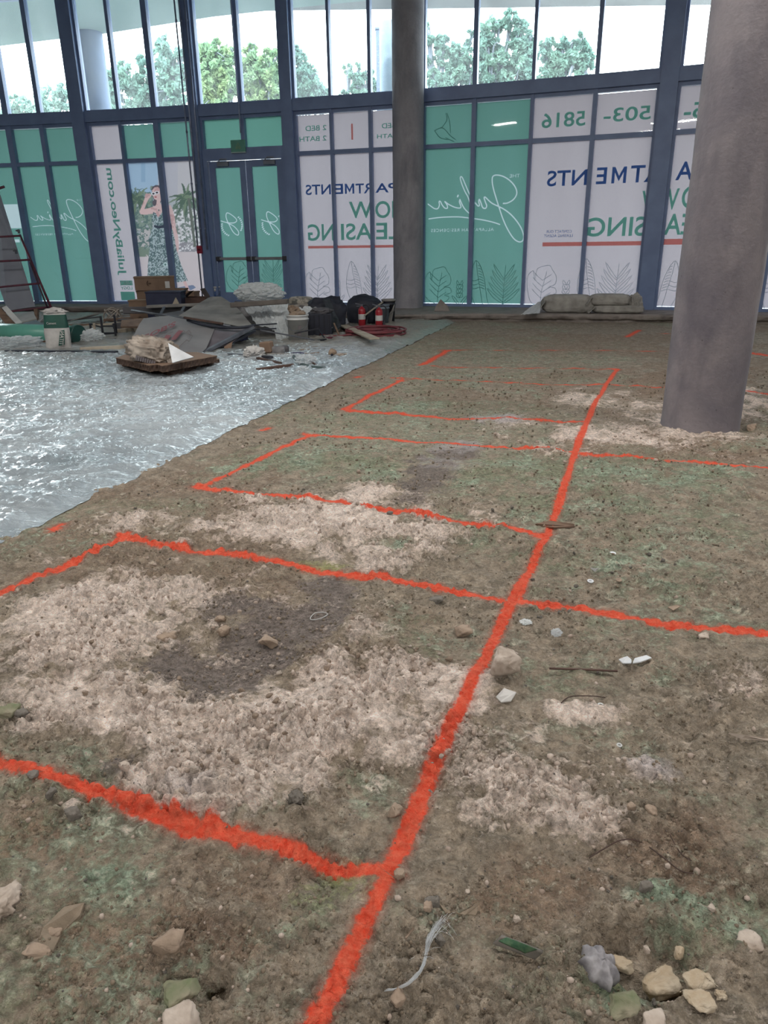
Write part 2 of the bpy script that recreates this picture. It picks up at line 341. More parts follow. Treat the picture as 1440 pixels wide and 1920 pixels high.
def height(x, y, sp_=None, mk_=None):
    x = np.asarray(x, float); y = np.asarray(y, float)
    if sp_ is None: sp_ = np.zeros_like(x) + .004
    M = mk_ or masks(x, y); ch = np.clip(M['chalk'], 0, 1); gr = np.clip(M['gravel'], 0, 1)
    amp = .75 + .55 * ch - .6 * gr + .35 * sm(.45, .6, fbm(x * 1.7, y * 1.7, 5, 3)) * (1 - ch)
    def wt(s): return np.clip(s / (2.2 * sp_) - .4, 0, 1)
    h = .030 * (fbm(x * 1.1, y * 1.1, 1, 3) - .5)
    h = h + .022 * ch - .03 * np.exp(-(((x - GH.x) / .22) ** 2 + ((y - GH.y) / .3) ** 2))
    h = h + amp * .042 * (fbm(x * 7, y * 7, 2, 3) - .5) * wt(.14)
    h = h + amp * .024 * np.abs(fbm(x * 13 + wavy(x, y), y * 13, 3, 3) * 2 - 1) * wt(.07)
    h = h + (amp + .5 * ch) * .018 * lumps(x * 26, y * 26, 4) * sm(.4, .6, fbm(x * 4, y * 4, 12, 3) + .15 * ch) * wt(.035)
    h = h + amp * .014 * (fbm(x * 45, y * 45, 6, 3) - .5) * wt(.03)
    h = h + (.5 + .5 * amp) * .007 * (fbm(x * 110, y * 110, 8, 3) - .5) * wt(.012)
    h = h + .006 * lumps(x * 75, y * 75, 14) * sm(.45, .65, fbm(x * 6, y * 6, 15, 2)) * wt(.012)
    for cx, cy, rx, ry in PIT:
        d = np.hypot((x - cx) / rx, (y - cy) / ry) + .35 * (fbm(x * 14, y * 14, 22, 3) - .5); h = h - (.085 if rx > .1 else .045) * (1 - sm(.5, 1.15, d))
    # boot treads pressed into the fines
    for (px, py, qx, qy) in TREADS:
        a = gp(px, py); b = gp(qx, qy); ux, uy = b.x - a.x, b.y - a.y; L = math.hypot(ux, uy); ux /= L; uy /= L
        t = (x - a.x) * ux + (y - a.y) * uy; s_ = -(x - a.x) * uy + (y - a.y) * ux
        ins = sm(-.01, .01, t) * sm(-.01, .01, L - t) * sm(-.008, .008, .045 - np.abs(s_)); h = h + ins * (-.006 + .0045 * np.sin((t + 6 * s_ * s_) * 2 * PI / .022))
    return h
def wavy(x, y): return .8 * vn(x * 5, y * 5, 44)
TREADS = [(400, 1385, 560, 1350), (590, 1660, 720, 1560), (300, 1720, 480, 1780), (560, 1400, 620, 1480), (840, 1560, 1010, 1520), (520, 1600, 640, 1640)]
def gz(x, y): return float(height(np.array([x]), np.array([y]))[0])

t = NT('trodden_soil'); b = t.b; b.inputs['Roughness'].default_value = .88; b.inputs['Specular IOR Level'].default_value = .35
n1 = t.noise(9, 6, .65); n2 = t.noise(45, 5, .65); n3 = t.noise(2.2, 4, .6); n4 = t.noise(170, 3, .6); n5 = t.noise(24, 6, .7, .8)
rag = t.math('ADD', t.math('MULTIPLY', t.math('SUBTRACT', n5, .5), 1.8), t.math('ADD', t.math('MULTIPLY', t.math('SUBTRACT', n1, .5), 1.6), t.math('MULTIPLY', t.math('SUBTRACT', n2, .5), .9)))
base = t.mix(t.ramp(n1, .38, .62), lin((146, 133, 118)), lin((112, 104, 92)))
base = t.mix(t.math('MULTIPLY', t.ramp(n5, .48, .66), .7), base, lin((154, 144, 132)))
base = t.mix(t.math('MULTIPLY', t.ramp(t.math('ADD', t.attr('brown'), rag), .3, .8), .75), base, t.mix(t.ramp(n5, .35, .65), lin((140, 118, 100)), lin((100, 84, 72))))
mo = t.ramp(t.math('ADD', t.math('MULTIPLY', t.attr('moss'), .9), t.math('SUBTRACT', rag, .1)), .25, .85)
mcol = t.mix(t.ramp(n2, .35, .65), lin((86, 98, 74)), lin((134, 140, 118)))
mcol = t.mix(t.ramp(n3, .45, .6), mcol, t.mix(t.ramp(n5, .4, .6), lin((92, 112, 94)), lin((154, 172, 152))))
base = t.mix(t.math('MULTIPLY', mo, .85), base, mcol)
ye = t.ramp(t.math('ADD', t.math('MULTIPLY', t.attr('yel'), .8), rag), .35, .9)
base = t.mix(t.math('MULTIPLY', ye, .7), base, lin((140, 140, 88)))
gcol = t.mix(t.ramp(n2, .3, .7), lin((84, 76, 72)), lin((122, 112, 108)))
gr = t.ramp(t.math('ADD', t.attr('gravel'), t.math('MULTIPLY', rag, .6)), .35, .62)
base = t.mix(t.math('MULTIPLY', gr, .9), base, gcol)
ccol = t.mix(t.ramp(n5, .38, .66), lin((232, 218, 210)), lin((176, 159, 147)))
ch = t.ramp(t.math('ADD', t.attr('chalk'), rag), .24, .66)
base = t.mix(t.math('MULTIPLY', ch, .9), base, ccol)
pvf = t.ramp(t.math('ADD', t.attr('palev'), t.math('MULTIPLY', t.math('SUBTRACT', n1, .5), 1.0)), .35, .8)
base = t.mix(t.math('MULTIPLY', pvf, .6), base, lin((176, 170, 174)))
base = t.mix(t.math('MULTIPLY', t.ramp(n4, .55, .75), .3), base, lin((190, 182, 172)))
base = t.mix(t.math('MULTIPLY', t.ramp(n2, .2, .44, (1, 1, 1, 1), (0, 0, 0, 1)), .55), base, lin((62, 52, 44)))
nv = t.noise(60, 5, .75, .6); nw = t.noise(13, 5, .7, 1.0)
fac = t.math('ADD', t.math('MULTIPLY', t.ramp(nv, .33, .67), .9), t.math('MULTIPLY', t.ramp(nw, .33, .67), .75))
gain = t.math('ADD', fac, .66); cmb = t.n('CombineXYZ')
for i_ in range(3): t.l(gain, cmb.inputs[i_])
base = t.mix(1.0, base, cmb.outputs[0], 'MULTIPLY')
pd = t.math('ADD', t.attr('paint'), t.math('ADD', t.math('MULTIPLY', t.math('SUBTRACT', n2, .5), 1.6), t.math('MULTIPLY', t.math('SUBTRACT', n5, .5), .9)))
core = t.ramp(pd, .1, .16); core = t.n('MapRange'); core.inputs[1].default_value = .75; core.inputs[2].default_value = 1.35; core.inputs[3].default_value = 1; core.inputs[4].default_value = 0; core.interpolation_type = 'SMOOTHSTEP'; t.l(pd, core.inputs[0])
halo = t.n('MapRange'); halo.inputs[1].default_value = .8; halo.inputs[2].default_value = 2.3; halo.inputs[3].default_value = .42; halo.inputs[4].default_value = 0; halo.interpolation_type = 'SMOOTHSTEP'; t.l(pd, halo.inputs[0])
pcol = t.mix(t.ramp(n2, .3, .62), lin((250, 78, 48)), lin((255, 118, 88)))
pcol = t.mix(t.math('MULTIPLY', t.ramp(n1, .62, .72), .6), pcol, lin((190, 44, 30)))
base = t.mix(halo.outputs[0], base, lin((200, 90, 66))); base = t.mix(core.outputs[0], base, pcol)
t.l(base, b.inputs['Base Color'])
vo = t.n('TexVoronoi'); vo.inputs['Scale'].default_value = 55; vo.inputs['Randomness'].default_value = 1; t.l(t.coord(), vo.inputs['Vector'])
bh = t.math('ADD', t.math('ADD', t.math('MULTIPLY', n5, 1.3), t.math('MULTIPLY', vo.outputs['Distance'], -.35)), t.math('ADD', t.math('MULTIPLY', n2, .7), t.math('MULTIPLY', n4, .3)))
t.l(t.bump(bh, 1.0, .034), b.inputs['Normal'])
M_soil = t.m

R_, Cn = 1050, 640
tt = np.linspace(0, 1, R_); pw_ = -.8
ys = (0.62 ** pw_ + (17.5 ** pw_ - 0.62 ** pw_) * tt) ** (1 / pw_)
uu = np.linspace(-1, 1, Cn)
YY = np.repeat(ys[:, None], Cn, 1); XX = uu[None, :] * (YY * .62 + .75)
SPC = np.maximum(np.gradient(ys)[:, None] * .6, (XX[:, 1] - XX[:, 0])[:, None]) + XX * 0
xf, yf, sf = XX.ravel(), YY.ravel(), SPC.ravel()
MK = masks(xf, yf); hh = height(xf, yf, sf, MK)
MK['paint'] = np.clip(paintdist(xf, yf), 0, 9)
idx = np.arange(R_ * Cn).reshape(R_, Cn)
Q = np.stack([idx[:-1, :-1], idx[:-1, 1:], idx[1:, 1:], idx[1:, :-1]], -1).reshape(-1, 4)
tag(npmesh('floor', np.c_[xf, yf, hh], Q, M_soil, attrs=MK), kind='structure')
# coarser soil around it
gx, gy = np.meshgrid(np.linspace(-16, 14, 90), np.linspace(-15, 22, 110)); gx = gx.ravel(); gy = gy.ravel()
idx = np.arange(110 * 90).reshape(110, 90); Q = np.stack([idx[:-1, :-1], idx[:-1, 1:], idx[1:, 1:], idx[1:, :-1]], -1).reshape(-1, 4)
M2 = masks(gx, gy); M2['paint'] = gx * 0 + 9
tag(npmesh('floor', np.c_[gx, gy, -.07 + .02 * fbm(gx, gy, 3, 3)], Q, M_soil, attrs=M2), kind='structure')

# ---------------------------------------------------------------- raised concrete sill
FR = [(-14, 20.3), (-9.3, 19.3), (-6.2, 18.45), (-2.5, 17.2), (-.6, 15.95), (.27, 15.55), (2.03, 15.5), (4.1, 15.02), (5.56, 14.68), (7.2, 14.35), (12.5, 12.3)]
frx = [p[0] for p in FR]; fry = [p[1] for p in FR]
xs = np.linspace(-14, 12.5, 700); yf_ = np.interp(xs, frx, fry)
prof = [(0.03, -.12), (0.02, .02), (0.0, .055), (-.035, .06), (-.03, .10), (-.06, .125), (-.01, .155), (.03, .16), (.5, .16)]
V = []; F = []
for k, (o, z) in enumerate(prof):
    j = (fbm(xs * 3.3 + k * 9, xs * 0 + k, 5 + k, 4) - .5) * (.09 if k < 7 else .01) + (fbm(xs * 17 + k * 3, xs * 0 + k, 25 + k, 2) - .5) * (.04 if k < 7 else 0)
    V.append(np.c_[xs, yf_ + o + j, z + (fbm(xs * 6 + 50 * k, xs * 0, 61, 3) - .5) * (.03 if 0 < k < 6 else .004)])
V.append(np.c_[xs, FA + FB * xs + FC_ * xs ** 2 + .9, xs * 0 + .16])
V = np.array(V); n = len(xs); idx = np.arange(len(V) * n).reshape(len(V), n)
Q = np.stack([idx[:-1, :-1], idx[:-1, 1:], idx[1:, 1:], idx[1:, :-1]], -1).reshape(-1, 4)
tag(npmesh('trim_1', V.reshape(-1, 3), Q, M_slab, smooth=False), kind='structure')

# ---------------------------------------------------------------- glass front
ZB, ZH, ZS, ZU, ZT = .22, 4.27, 3.44, 4.60, 7.0
MU = [(-11.1, -10.75, 1), (-10.05, -9.9, 0), (-9.18, -8.97, 0), (-8.29, -8.12, 0), (-7.41, -6.98, 1), (-6.23, -6.10, 0), (-5.35, -5.17, 0), (-4.43, -4.12, 1), (-3.2, -3.06, 2), (-2.2, -1.88, 1),
      (-1.10, -1.01, 0), (-.23, -.13, 0), (.70, .97, 1), (1.96, 2.07, 0), (3.11, 3.19, 0), (4.27, 4.36, 0), (5.42, 5.73, 1), (6.55, 6.65, 0), (7.5, 7.6, 0), (8.4, 8.7, 1), (9.5, 9.6, 0), (10.5, 10.8, 1)]
WN = [0]
def fbox(bm, X0, X1, z0, z1, o0, o1, n=1):
    """box following the glass line between X0 and X1, from o0 (street side) to o1 (room side)"""
    Xs = [X0 + (X1 - X0) * i / n for i in range(n + 1)]
    R4 = [[bm.verts.new(farc(X, z, o)) for (z, o) in ((z0, o0), (z1, o0), (z1, o1), (z0, o1))] for X in Xs]
    for a, b_ in zip(R4[:-1], R4[1:]):
        for k in range(4): bm.faces.new((a[k], a[(k + 1) % 4], b_[(k + 1) % 4], b_[k]))
    bm.faces.new(R4[0]); bm.faces.new(R4[-1][::-1])
# posts
post = []
for i, (L, R, kd) in enumerate(MU):
    dep = .20 if kd == 1 else .11
    Xm = (L + R) / 2; v = Vector((Xm, fy(Xm), 0)).normalized(); tg = ftan(Xm); inc = v.dot(tg) / v.dot(-fnin(Xm))
    sh = dep * abs(inc) * .9
    if inc < 0: l2, r2 = min(L + sh, R - .06), R
    else: l2, r2 = L, max(R - sh, L + .06)
    post.append((l2, r2, kd, dep))
bays = [i for i, mm in enumerate(post) if mm[2] == 1]
def bayof(i0, i1):
    return post[i0:i1 + 1]
NW = 0
FRAMES = []
for bi in range(len(bays) - 1):
    a, b_ = bays[bi], bays[bi + 1]; NW += 1
    bm = bmesh.new(); X0, X1 = post[a][1], post[b_][0]
    isdoor = any(pp[2] == 2 for pp in post[a:b_])
    # left main post with side frames
    l, r, _, dep = post[a]
    fbox(bm, l, r, .16, ZT, -.06, dep); fbox(bm, l - .05, r + .05, .16, ZT, -.05, dep * .5)
    for k in range(a + 1, b_):
        l, r, kd, dep = post[k]
        fbox(bm, l, r, ZS if kd == 2 else .16, ZT, -.04, dep)
    if b_ == bays[-1]:
        l, r, _, dep = post[b_]; fbox(bm, l, r, .16, ZT, -.06, dep)
    nseg = 6
    fbox(bm, X0, X1, ZH + .07, ZU - .03, -.06, .16, nseg); fbox(bm, X0, X1, ZH, ZU, -.05, .09, nseg)
    fbox(bm, X0, X1, ZT - .08, ZT, -.05, .12, nseg)
    if isdoor: fbox(bm, X0, X1, ZS - .02 + .1, ZS + .22, -.05, .13, nseg)
    else:
        fbox(bm, X0, X1, .15, ZB, -.05, .12, nseg); fbox(bm, X0, X1, ZS, ZS + .085, -.04, .10, nseg)
    fr = mk('window_%d' % NW, bm, M_frame); tag(fr, kind='structure'); FRAMES.append((fr, a, b_))
    # panes
    for k in range(a, b_):
        l, r = post[k][1], post[k + 1][0]
        for nm, z0, z1, mt in (('upper_pane', ZU, ZT - .08, M_glass), ('transom_pane', ZS + (.22 if isdoor else .085), ZH, M_glass2), ('lower_pane', ZB, ZS, M_glass2)):
            if isdoor and nm == 'lower_pane': continue
            V = [farc(l - .02, z0, .012), farc(r + .02, z0, .012), farc(r + .02, z1, .012), farc(l - .02, z1, .012)]
            mkraw(nm, V, [(0, 1, 2, 3)], mt, fr)

# films and lettering -----------------------------------------------------
def rect(bm, X0, X1, z0, z1, off, n=4):
    vs = []
    for i in range(n + 1):
        X = X0 + (X1 - X0) * i / n; vs.append((bm.verts.new(farc(X, z0, off)), bm.verts.new(farc(X, z1, off))))
    for p, q_ in zip(vs[:-1], vs[1:]): bm.faces.new((p[0], q_[0], q_[1], p[1]))
def chord(s, z, off, A, B):
    """point on the flat pane that spans post A..B is close to the curve itself"""
    return farc(s2X(s), z, off)
def text_on(par, name, txt, p0, p1, matr, off=.004, bold=.0, vert=False, condensed=None, spacing=1.0):
    """mirrored writing that fills the rectangle between two pixels of the glass (p0 = lower left, p1 = upper right, as seen)"""
    a = fp(*p0); b_ = fp(*p1); s0, s1 = X2s(a.x), X2s(b_.x); z0, z1 = a.z, b_.z
    cu = bpy.data.curves.new('t', 'FONT'); big = False; cu.body = txt; cu.offset = bold; cu.space_character = spacing; cu.resolution_u = 4
    ob = bpy.data.objects.new('t', cu); COL.objects.link(ob)
    dg = bpy.context.evaluated_depsgraph_get(); me = bpy.data.meshes.new_from_object(ob.evaluated_get(dg))
    bpy.data.objects.remove(ob); 
    n = len(me.vertices); co = np.empty(n * 3); me.vertices.foreach_get('co', co); co = co.reshape(-1, 3)
    mn = co.min(0); mx = co.max(0); u = (co[:, 0] - mn[0]) / (mx[0] - mn[0]); v = (co[:, 1] - mn[1]) / (mx[1] - mn[1])
    for i in range(n):
        if vert: s = s0 + (s1 - s0) * v[i]; z = z0 + (z1 - z0) * u[i]; 
        else: s = s1 + (s0 - s1) * u[i]; z = z0 + (z1 - z0) * v[i]
        me.vertices[i].co = farc(s2X(s), z, off)
    me.name = name
    return link(name, me, matr, par)
def ribbon(bm, pts, w, off=.004, sm_=5, wf=None):
    """flat printed stroke on the glass, pts = (s, z)"""
    P = smoothpath([Vector((p[0], p[1], 0)) for p in pts], sm_) if sm_ else [Vector((p[0], p[1], 0)) for p in pts]
    n = len(P); prev = None
    for i in range(n):
        t_ = P[min(i + 1, n - 1)] - P[max(i - 1, 0)]
        t_ = t_.normalized() if t_.length > 1e-9 else Vector((1, 0, 0)); nn = Vector((-t_.y, t_.x, 0)) * (w / 2 * (wf(i / (n - 1)) if wf else 1))
        p, q_ = P[i] + nn, P[i] - nn
        cur = (bm.verts.new(farc(s2X(p.x), p.y, off)), bm.verts.new(farc(s2X(q_.x), q_.y, off)))
        if prev: bm.faces.new((prev[0], prev[1], cur[1], cur[0]))
        prev = cur
def poly_on(bm, pts, off):
    bm.faces.new([bm.verts.new(farc(s2X(s), z, off)) for s, z in pts])
def px2sz(x, y): p = fp(x, y); return (X2s(p.x), p.z)

def film(name, label, a, b_, matr, skip=(), z0=ZB, z1=ZH):
    e = empty(name, farc((post[a][1] + post[b_][0]) / 2, .16, -.03)); tag(e, label, 'window graphic', 'printed vinyl films on the lower glass front')
    if skip: return e
    bm = bmesh.new()
    for k in range(a, b_): rect(bm, post[k][1] - .03, post[k + 1][0] + .03, z0 + .01, z1 - (.012 if k % 2 else .002), -.006)
    mk('vinyl_sheet', bm, matr, e); return e
iP = {round(mm[0], 2): k for k, mm in enumerate(MU)}
k1, k2, k3, k4, k5, k6, k7 = iP[-11.1], iP[-7.41], iP[-4.43], iP[-2.2], iP[.70], iP[5.42], iP[8.4]
kpk = iP[3.11]
f_left = film('window_graphic', 'green window graphic at the far left with white script, behind the maroon scaffold frame', k1, k2, M_green, skip=1)
f_web = film('window_graphic', 'pale narrow window graphic with a web address running up it, left of the woman poster', k2, k2 + 1, M_pink)
f_lady = film('window_graphic', 'window poster of a woman in sunglasses and patterned dress among palms', k2 + 1, k3, M_green, z0=ZS + .04)
f_apt = film('window_graphic', 'pale window graphic with mirrored blue and green lettering between the doors and the grey column', k4, k5, M_pink)
f_julia = film('window_graphic', 'green window graphic with large white script just right of the middle column', k5, kpk, M_green, skip=1)
f_phone = film('window_graphic', 'pale window graphic with a mirrored phone number, above the cement bags', kpk, k6, M_pink)
f_right = film('window_graphic', 'pale window graphic mostly hidden behind the big right column', k6, k7, M_pink)
film('window_graphic', 'pale window graphic glimpsed at the right edge beyond the big column', k7, len(MU) - 1, M_pink)

def tri_text(txt, p0, p1, spacing=1.0, bold=.01, box_=None):
    """triangles (s, z) of mirrored writing"""
    if box_ is None: a = px2sz(*p0); b_ = px2sz(*p1)
    else: a, b_ = box_
    cu = bpy.data.curves.new('t', 'FONT'); cu.body = txt; cu.offset = bold; cu.space_character = spacing; cu.resolution_u = 3
    ob = bpy.data.objects.new('t', cu); COL.objects.link(ob)
    me = bpy.data.meshes.new_from_object(ob.evaluated_get(bpy.context.evaluated_depsgraph_get())); bpy.data.objects.remove(ob)
    me.calc_loop_triangles(); co = np.array([v.co[:2] for v in me.vertices]); mn = co.min(0); mx = co.max(0); q = (co - mn) / (mx - mn)
    S = b_[0] + (a[0] - b_[0]) * q[:, 0]; Z = a[1] + (b_[1] - a[1]) * q[:, 1]; pts = np.c_[S, Z]
    return np.array([[pts[i] for i in t_.vertices] for t_ in me.loop_triangles])
def printed(name, par, sA, sB, z0, z1, strokes, tris, bands, matr, off=-.006, ds=.012, dz=.016):
    """one printed vinyl sheet: the script is printed in it as a distance field"""
    S = np.arange(sA, sB + ds, ds if not bands else min(ds, .007)); Zl = [z0]
    while Zl[-1] < z1: Zl.append(Zl[-1] + (.005 if any(b0 < Zl[-1] < b1 for b0, b1 in bands) else dz))
    Zl = np.minimum(np.array(Zl), z1); SS, ZZ = np.meshgrid(S, Zl); n = SS.size; ss = SS.ravel(); zz = ZZ.ravel(); D = np.full(n, 4.0)
    for pts, w_ in strokes:
        Q_ = [(p.x, p.y) for p in smoothpath([Vector((p[0], p[1], 0)) for p in pts], 4)]
        for (ax, ay), (bx, by) in zip(Q_[:-1], Q_[1:]):
            sel = np.where((ss > min(ax, bx) - .08) & (ss < max(ax, bx) + .08) & (zz > min(ay, by) - .08) & (zz < max(ay, by) + .08))[0]
            if len(sel) == 0: continue
            dx, dy = bx - ax, by - ay; L2 = dx * dx + dy * dy + 1e-12; t_ = np.clip(((ss[sel] - ax) * dx + (zz[sel] - ay) * dy) / L2, 0, 1)
            D[sel] = np.minimum(D[sel], np.hypot(ss[sel] - ax - t_ * dx, zz[sel] - ay - t_ * dy) / (w_ / 2))
    for T in tris:
        for (a, b_, c) in T:
            sel = np.where((ss >= min(a[0], b_[0], c[0])) & (ss <= max(a[0], b_[0], c[0])) & (zz >= min(a[1], b_[1], c[1])) & (zz <= max(a[1], b_[1], c[1])))[0]
            if len(sel) == 0: continue
            def cr2(p, q): return (q[0] - p[0]) * (zz[sel] - p[1]) - (q[1] - p[1]) * (ss[sel] - p[0])
            c1, c2, c3 = cr2(a, b_), cr2(b_, c), cr2(c, a); ok = ((c1 >= 0) & (c2 >= 0) & (c3 >= 0)) | ((c1 <= 0) & (c2 <= 0) & (c3 <= 0)); D[sel[ok]] = 0
    X = np.interp(ss, _ss, _sx); Y = FA + FB * X + FC_ * X * X; ty = FB + 2 * FC_ * X; L = np.sqrt(1 + ty * ty); nx, ny = ty / L, -1 / L
    idx = np.arange(n).reshape(SS.shape); Qd = np.stack([idx[:-1, :-1], idx[:-1, 1:], idx[1:, 1:], idx[1:, :-1]], -1).reshape(-1, 4)
    return npmesh(name, np.c_[X + nx * off, Y + ny * off, zz], Qd, matr, par, attrs=dict(ink=D))
def mat_printed(name, c, c2, ink):
    t = NT(name); nz = t.noise(1.2, 3, stretch=(1, 1, .25)); col = t.mix(t.ramp(nz, .3, .7), lin(c), lin(c2))
    weave = t.noise(60, 2); col = t.mix(t.math('MULTIPLY', weave, .12), col, (0, 0, 0, 1))
    f = t.n('MapRange'); f.inputs[1].default_value = .85; f.inputs[2].default_value = 1.25; f.inputs[3].default_value = 1; f.inputs[4].default_value = 0; t.l(t.attr('ink'), f.inputs[0])
    col = t.mix(f.outputs[0], col, lin(ink)); d = t.n('BsdfDiffuse'); r = t.n('BsdfTranslucent'); mx = t.n('MixShader'); mx.inputs[0].default_value = .75
    t.l(col, d.inputs[0]); t.l(col, r.inputs[0]); t.l(d.outputs[0], mx.inputs[1]); t.l(r.outputs[0], mx.inputs[2]); t.l(mx.outputs[0], t.o.inputs['Surface']); return t.m
M_greenp = mat_printed('green_printed_vinyl', GREEN1, GREEN2, (114, 122, 124))
# script "Julia", traced once
def jl(pts): return [px2sz(780 + x / 4.923, 190 + y / 4.923) for x, y in pts]
STROKES = [
    (jl([(805, 942), (845, 938), (900, 905), (930, 850), (915, 790), (870, 735), (810, 695), (745, 680), (708, 695), (703, 745), (715, 810), (735, 880), (765, 975), (800, 1080), (845, 1180), (900, 1265), (950, 1297), (985, 1285), (993, 1240), (970, 1170), (925, 1100), (870, 1040), (810, 995), (750, 965), (700, 940), (665, 910)]), .024),
    (jl([(665, 910), (640, 885), (628, 890), (640, 930), (652, 965), (640, 988), (615, 980), (600, 940), (585, 905), (578, 925), (585, 960), (570, 965), (550, 940)]), .024),
    (jl([(550, 945), (520, 900), (490, 850), (460, 780), (430, 710), (415, 695), (408, 712), (425, 770), (455, 840), (480, 885), (500, 960), (495, 1030), (470, 1015), (440, 980), (415, 930), (405, 905)]), .022),
    (jl([(405, 905), (400, 930), (415, 975), (395, 985), (350, 975), (300, 950), (265, 925), (285, 955), (290, 985), (265, 985), (240, 955), (225, 925), (212, 925), (215, 960), (200, 990), (170, 990), (140, 970), (110, 948)]), .022),
    (jl([(388, 868), (383, 880)]), .03),
    (jl([(118, 1085), (200, 1074), (300, 1067), (400, 1067), (490, 1077), (600, 1092), (700, 1113), (772, 1136)]), .022)]
def script(par, strokes, mapf, wk=1, off=.004):
    bm = bmesh.new()
    for pts, w_ in strokes: ribbon(bm, [mapf(*p) for p in pts], w_ * wk, off)
    return mk('script_lettering', bm, M_ink_white, par)
tt1 = tri_text('THE', (955, 333), (975, 326)); tt2 = tri_text('ALLAPATTAH RESIDENCES', (808, 435), (926, 427), 1.15)
printed('printed_vinyl', f_julia, X2s(post[k5][1]) - .03, X2s(post[kpk][0]) + .03, ZB + .01, ZH - .005, STROKES, [tt1, tt2], [(tt1[..., 1].min(), tt1[..., 1].max()), (tt2[..., 1].min(), tt2[..., 1].max())], M_greenp)
# same artwork in the far-left bay
ua, ub = px2sz(804, 410), px2sz(937, 420); va, vb = px2sz(61, 425), px2sz(143, 435)
kk_ = (vb[0] - va[0]) / (ub[0] - ua[0])
mapL = lambda s, z: (va[0] + (s - ua[0]) * kk_, va[1] + (z - ua[1]) * kk_)
tL = [np.stack([va[0] + (T[..., 0] - ua[0]) * kk_, va[1] + (T[..., 1] - ua[1]) * kk_], -1) for T in (tt1, tt2)]
SL = [([mapL(*p) for p in pts], w_ * kk_) for pts, w_ in STROKES]
a = px2sz(5, 429); b_ = px2sz(33, 383); wq = np.array([[(a[0], a[1]), (b_[0], a[1]), (b_[0], b_[1])], [(a[0], a[1]), (b_[0], b_[1]), (a[0], b_[1])]])
a = px2sz(19, 455); b_ = px2sz(36, 449); wq2 = np.array([[(a[0], a[1]), (b_[0], a[1]), (b_[0], b_[1])], [(a[0], a[1]), (b_[0], b_[1]), (a[0], b_[1])]])
printed('printed_vinyl', f_left, X2s(post[k1][1]) - .03, X2s(post[k2][0]) + .03, ZB + .01, ZH - .005, SL, tL + [wq, wq2], [(T[..., 1].min(), T[..., 1].max()) for T in tL], M_greenp)
# web address, running up the pane
text_on(f_web, 'lettering', 'JuliaByNeo.com', (221, 516), (212, 315), M_ink_green, vert=True, bold=.02)
def panel(par, name, p0, p1, mt, off=.003):
    a = px2sz(*p0); b__ = px2sz(*p1); bm = bmesh.new(); n = 4
    rect(bm, s2X(a[0]), s2X(b__[0]), a[1], b__[1], off, n); return mk(name, bm, mt, par)
panel(f_web, 'emblem_panel', (226, 535), (248, 526), M_ink_green); text_on(f_web, 'lettering', 'NEO', (227, 534), (247, 527), M_ink_white, off=.006, bold=.02)
text_on(f_web, 'lettering', 'LOGY', (227, 543), (248, 537), M_ink_green, off=.006, bold=.02)
panel(f_web, 'emblem_panel', (228, 563), (252, 547), M_ink_green)
# apartments bay
def letter_m(par, p0, p1, mt):
    a = px2sz(*p0); b_ = px2sz(*p1); bm = bmesh.new()
    for P_ in ([(0, 0), (0, 1), (.2, 1), (.2, 0)], [(.8, 0), (.8, 1), (1, 1), (1, 0)], [(.2, 1), (.5, .45), (.5, .12), (.2, .66)], [(.8, 1), (.5, .45), (.5, .12), (.8, .66)]):
        poly_on(bm, [(a[0] + (b_[0] - a[0]) * u_, a[1] + (b_[1] - a[1]) * v_) for u_, v_ in P_], .004)
    return mk('lettering', bm, mt, par)
def apt(par, rows):
    for txt, p0, p1, mt, bo in rows: text_on(par, 'lettering', txt, p0, p1, mt, bold=bo)
apt(f_apt, [('2 BED', (573, 246), (612, 234), M_ink_green, .01), ('2 BATH', (562, 266), (612, 254), M_ink_green, .01), ('2 BED', (716, 241), (755, 229), M_ink_green, .01), ('2 BATH', (707, 260), (757, 249), M_ink_green, .01),
            ('NTS', (573.6, 366), (620, 345), M_ink_blue, .015), ('E', (629, 364), (643, 344.5), M_ink_blue, .015), ('RT', (667, 363), (697, 343.5), M_ink_blue, .015), ('PA', (704, 361.5), (744, 342.5), M_ink_blue, .015), ('W', (655, 409.5), (699, 377), M_ink_green, .015), ('NO', (704, 409.5), (760, 375.5), M_ink_green, .015),
            ('NG', (578, 452), (626, 419.5), M_ink_green, .015), ('ASI', (640, 450.5), (698, 418), M_ink_green, .015), ('LE', (705.5, 449), (750, 417), M_ink_green, .015)])
letter_m(f_apt, (647, 363.5), (664, 344), M_ink_blue); letter_m(f_phone, (1146, 344), (1176, 312), M_ink_blue)
panel(f_apt, 'underline', (578, 466), (790, 458.5), M_ink_red); panel(f_apt, 'divider', (659, 262), (661.5, 232), M_ink_red)
apt(f_phone, [('5816', (1015, 241), (1099, 207), M_ink_green, .015), ('503-', (1131, 230), (1222, 197), M_ink_green, .015), ('NTS', (1025, 350), (1102, 317), M_ink_blue, .015), ('E', (1117, 345.5), (1139, 313.5), M_ink_blue, .015), ('RT', (1181, 342.5), (1236, 308), M_ink_blue, .015), ('SING', (1101, 444), (1214, 405.5), M_ink_green, .015), ('W', (1201, 396.5), (1244, 356.5), M_ink_green, .015),
              ('CONTACT OUR', (1024, 437), (1072, 431), M_ink_blue, .0), ('LEASING AGENT', (1020, 445), (1074, 439), M_ink_blue, .0)])
panel(f_phone, 'underline', (1017, 462), (1208, 452), M_ink_red); panel(f_right, 'underline', (1240, 459), (1400, 446), M_ink_red)
apt(f_right, [('305-', (1281, 224), (1370, 186), M_ink_green, .02), ('PA', (1266, 338), (1322, 301), M_ink_blue, .015), ('LEA', (1244, 440.5), (1322, 399.5), M_ink_green, .015), ('W', (1232, 394), (1275, 353), M_ink_green, .015), ('NO', (1276, 391), (1345, 347), M_ink_green, .015)])
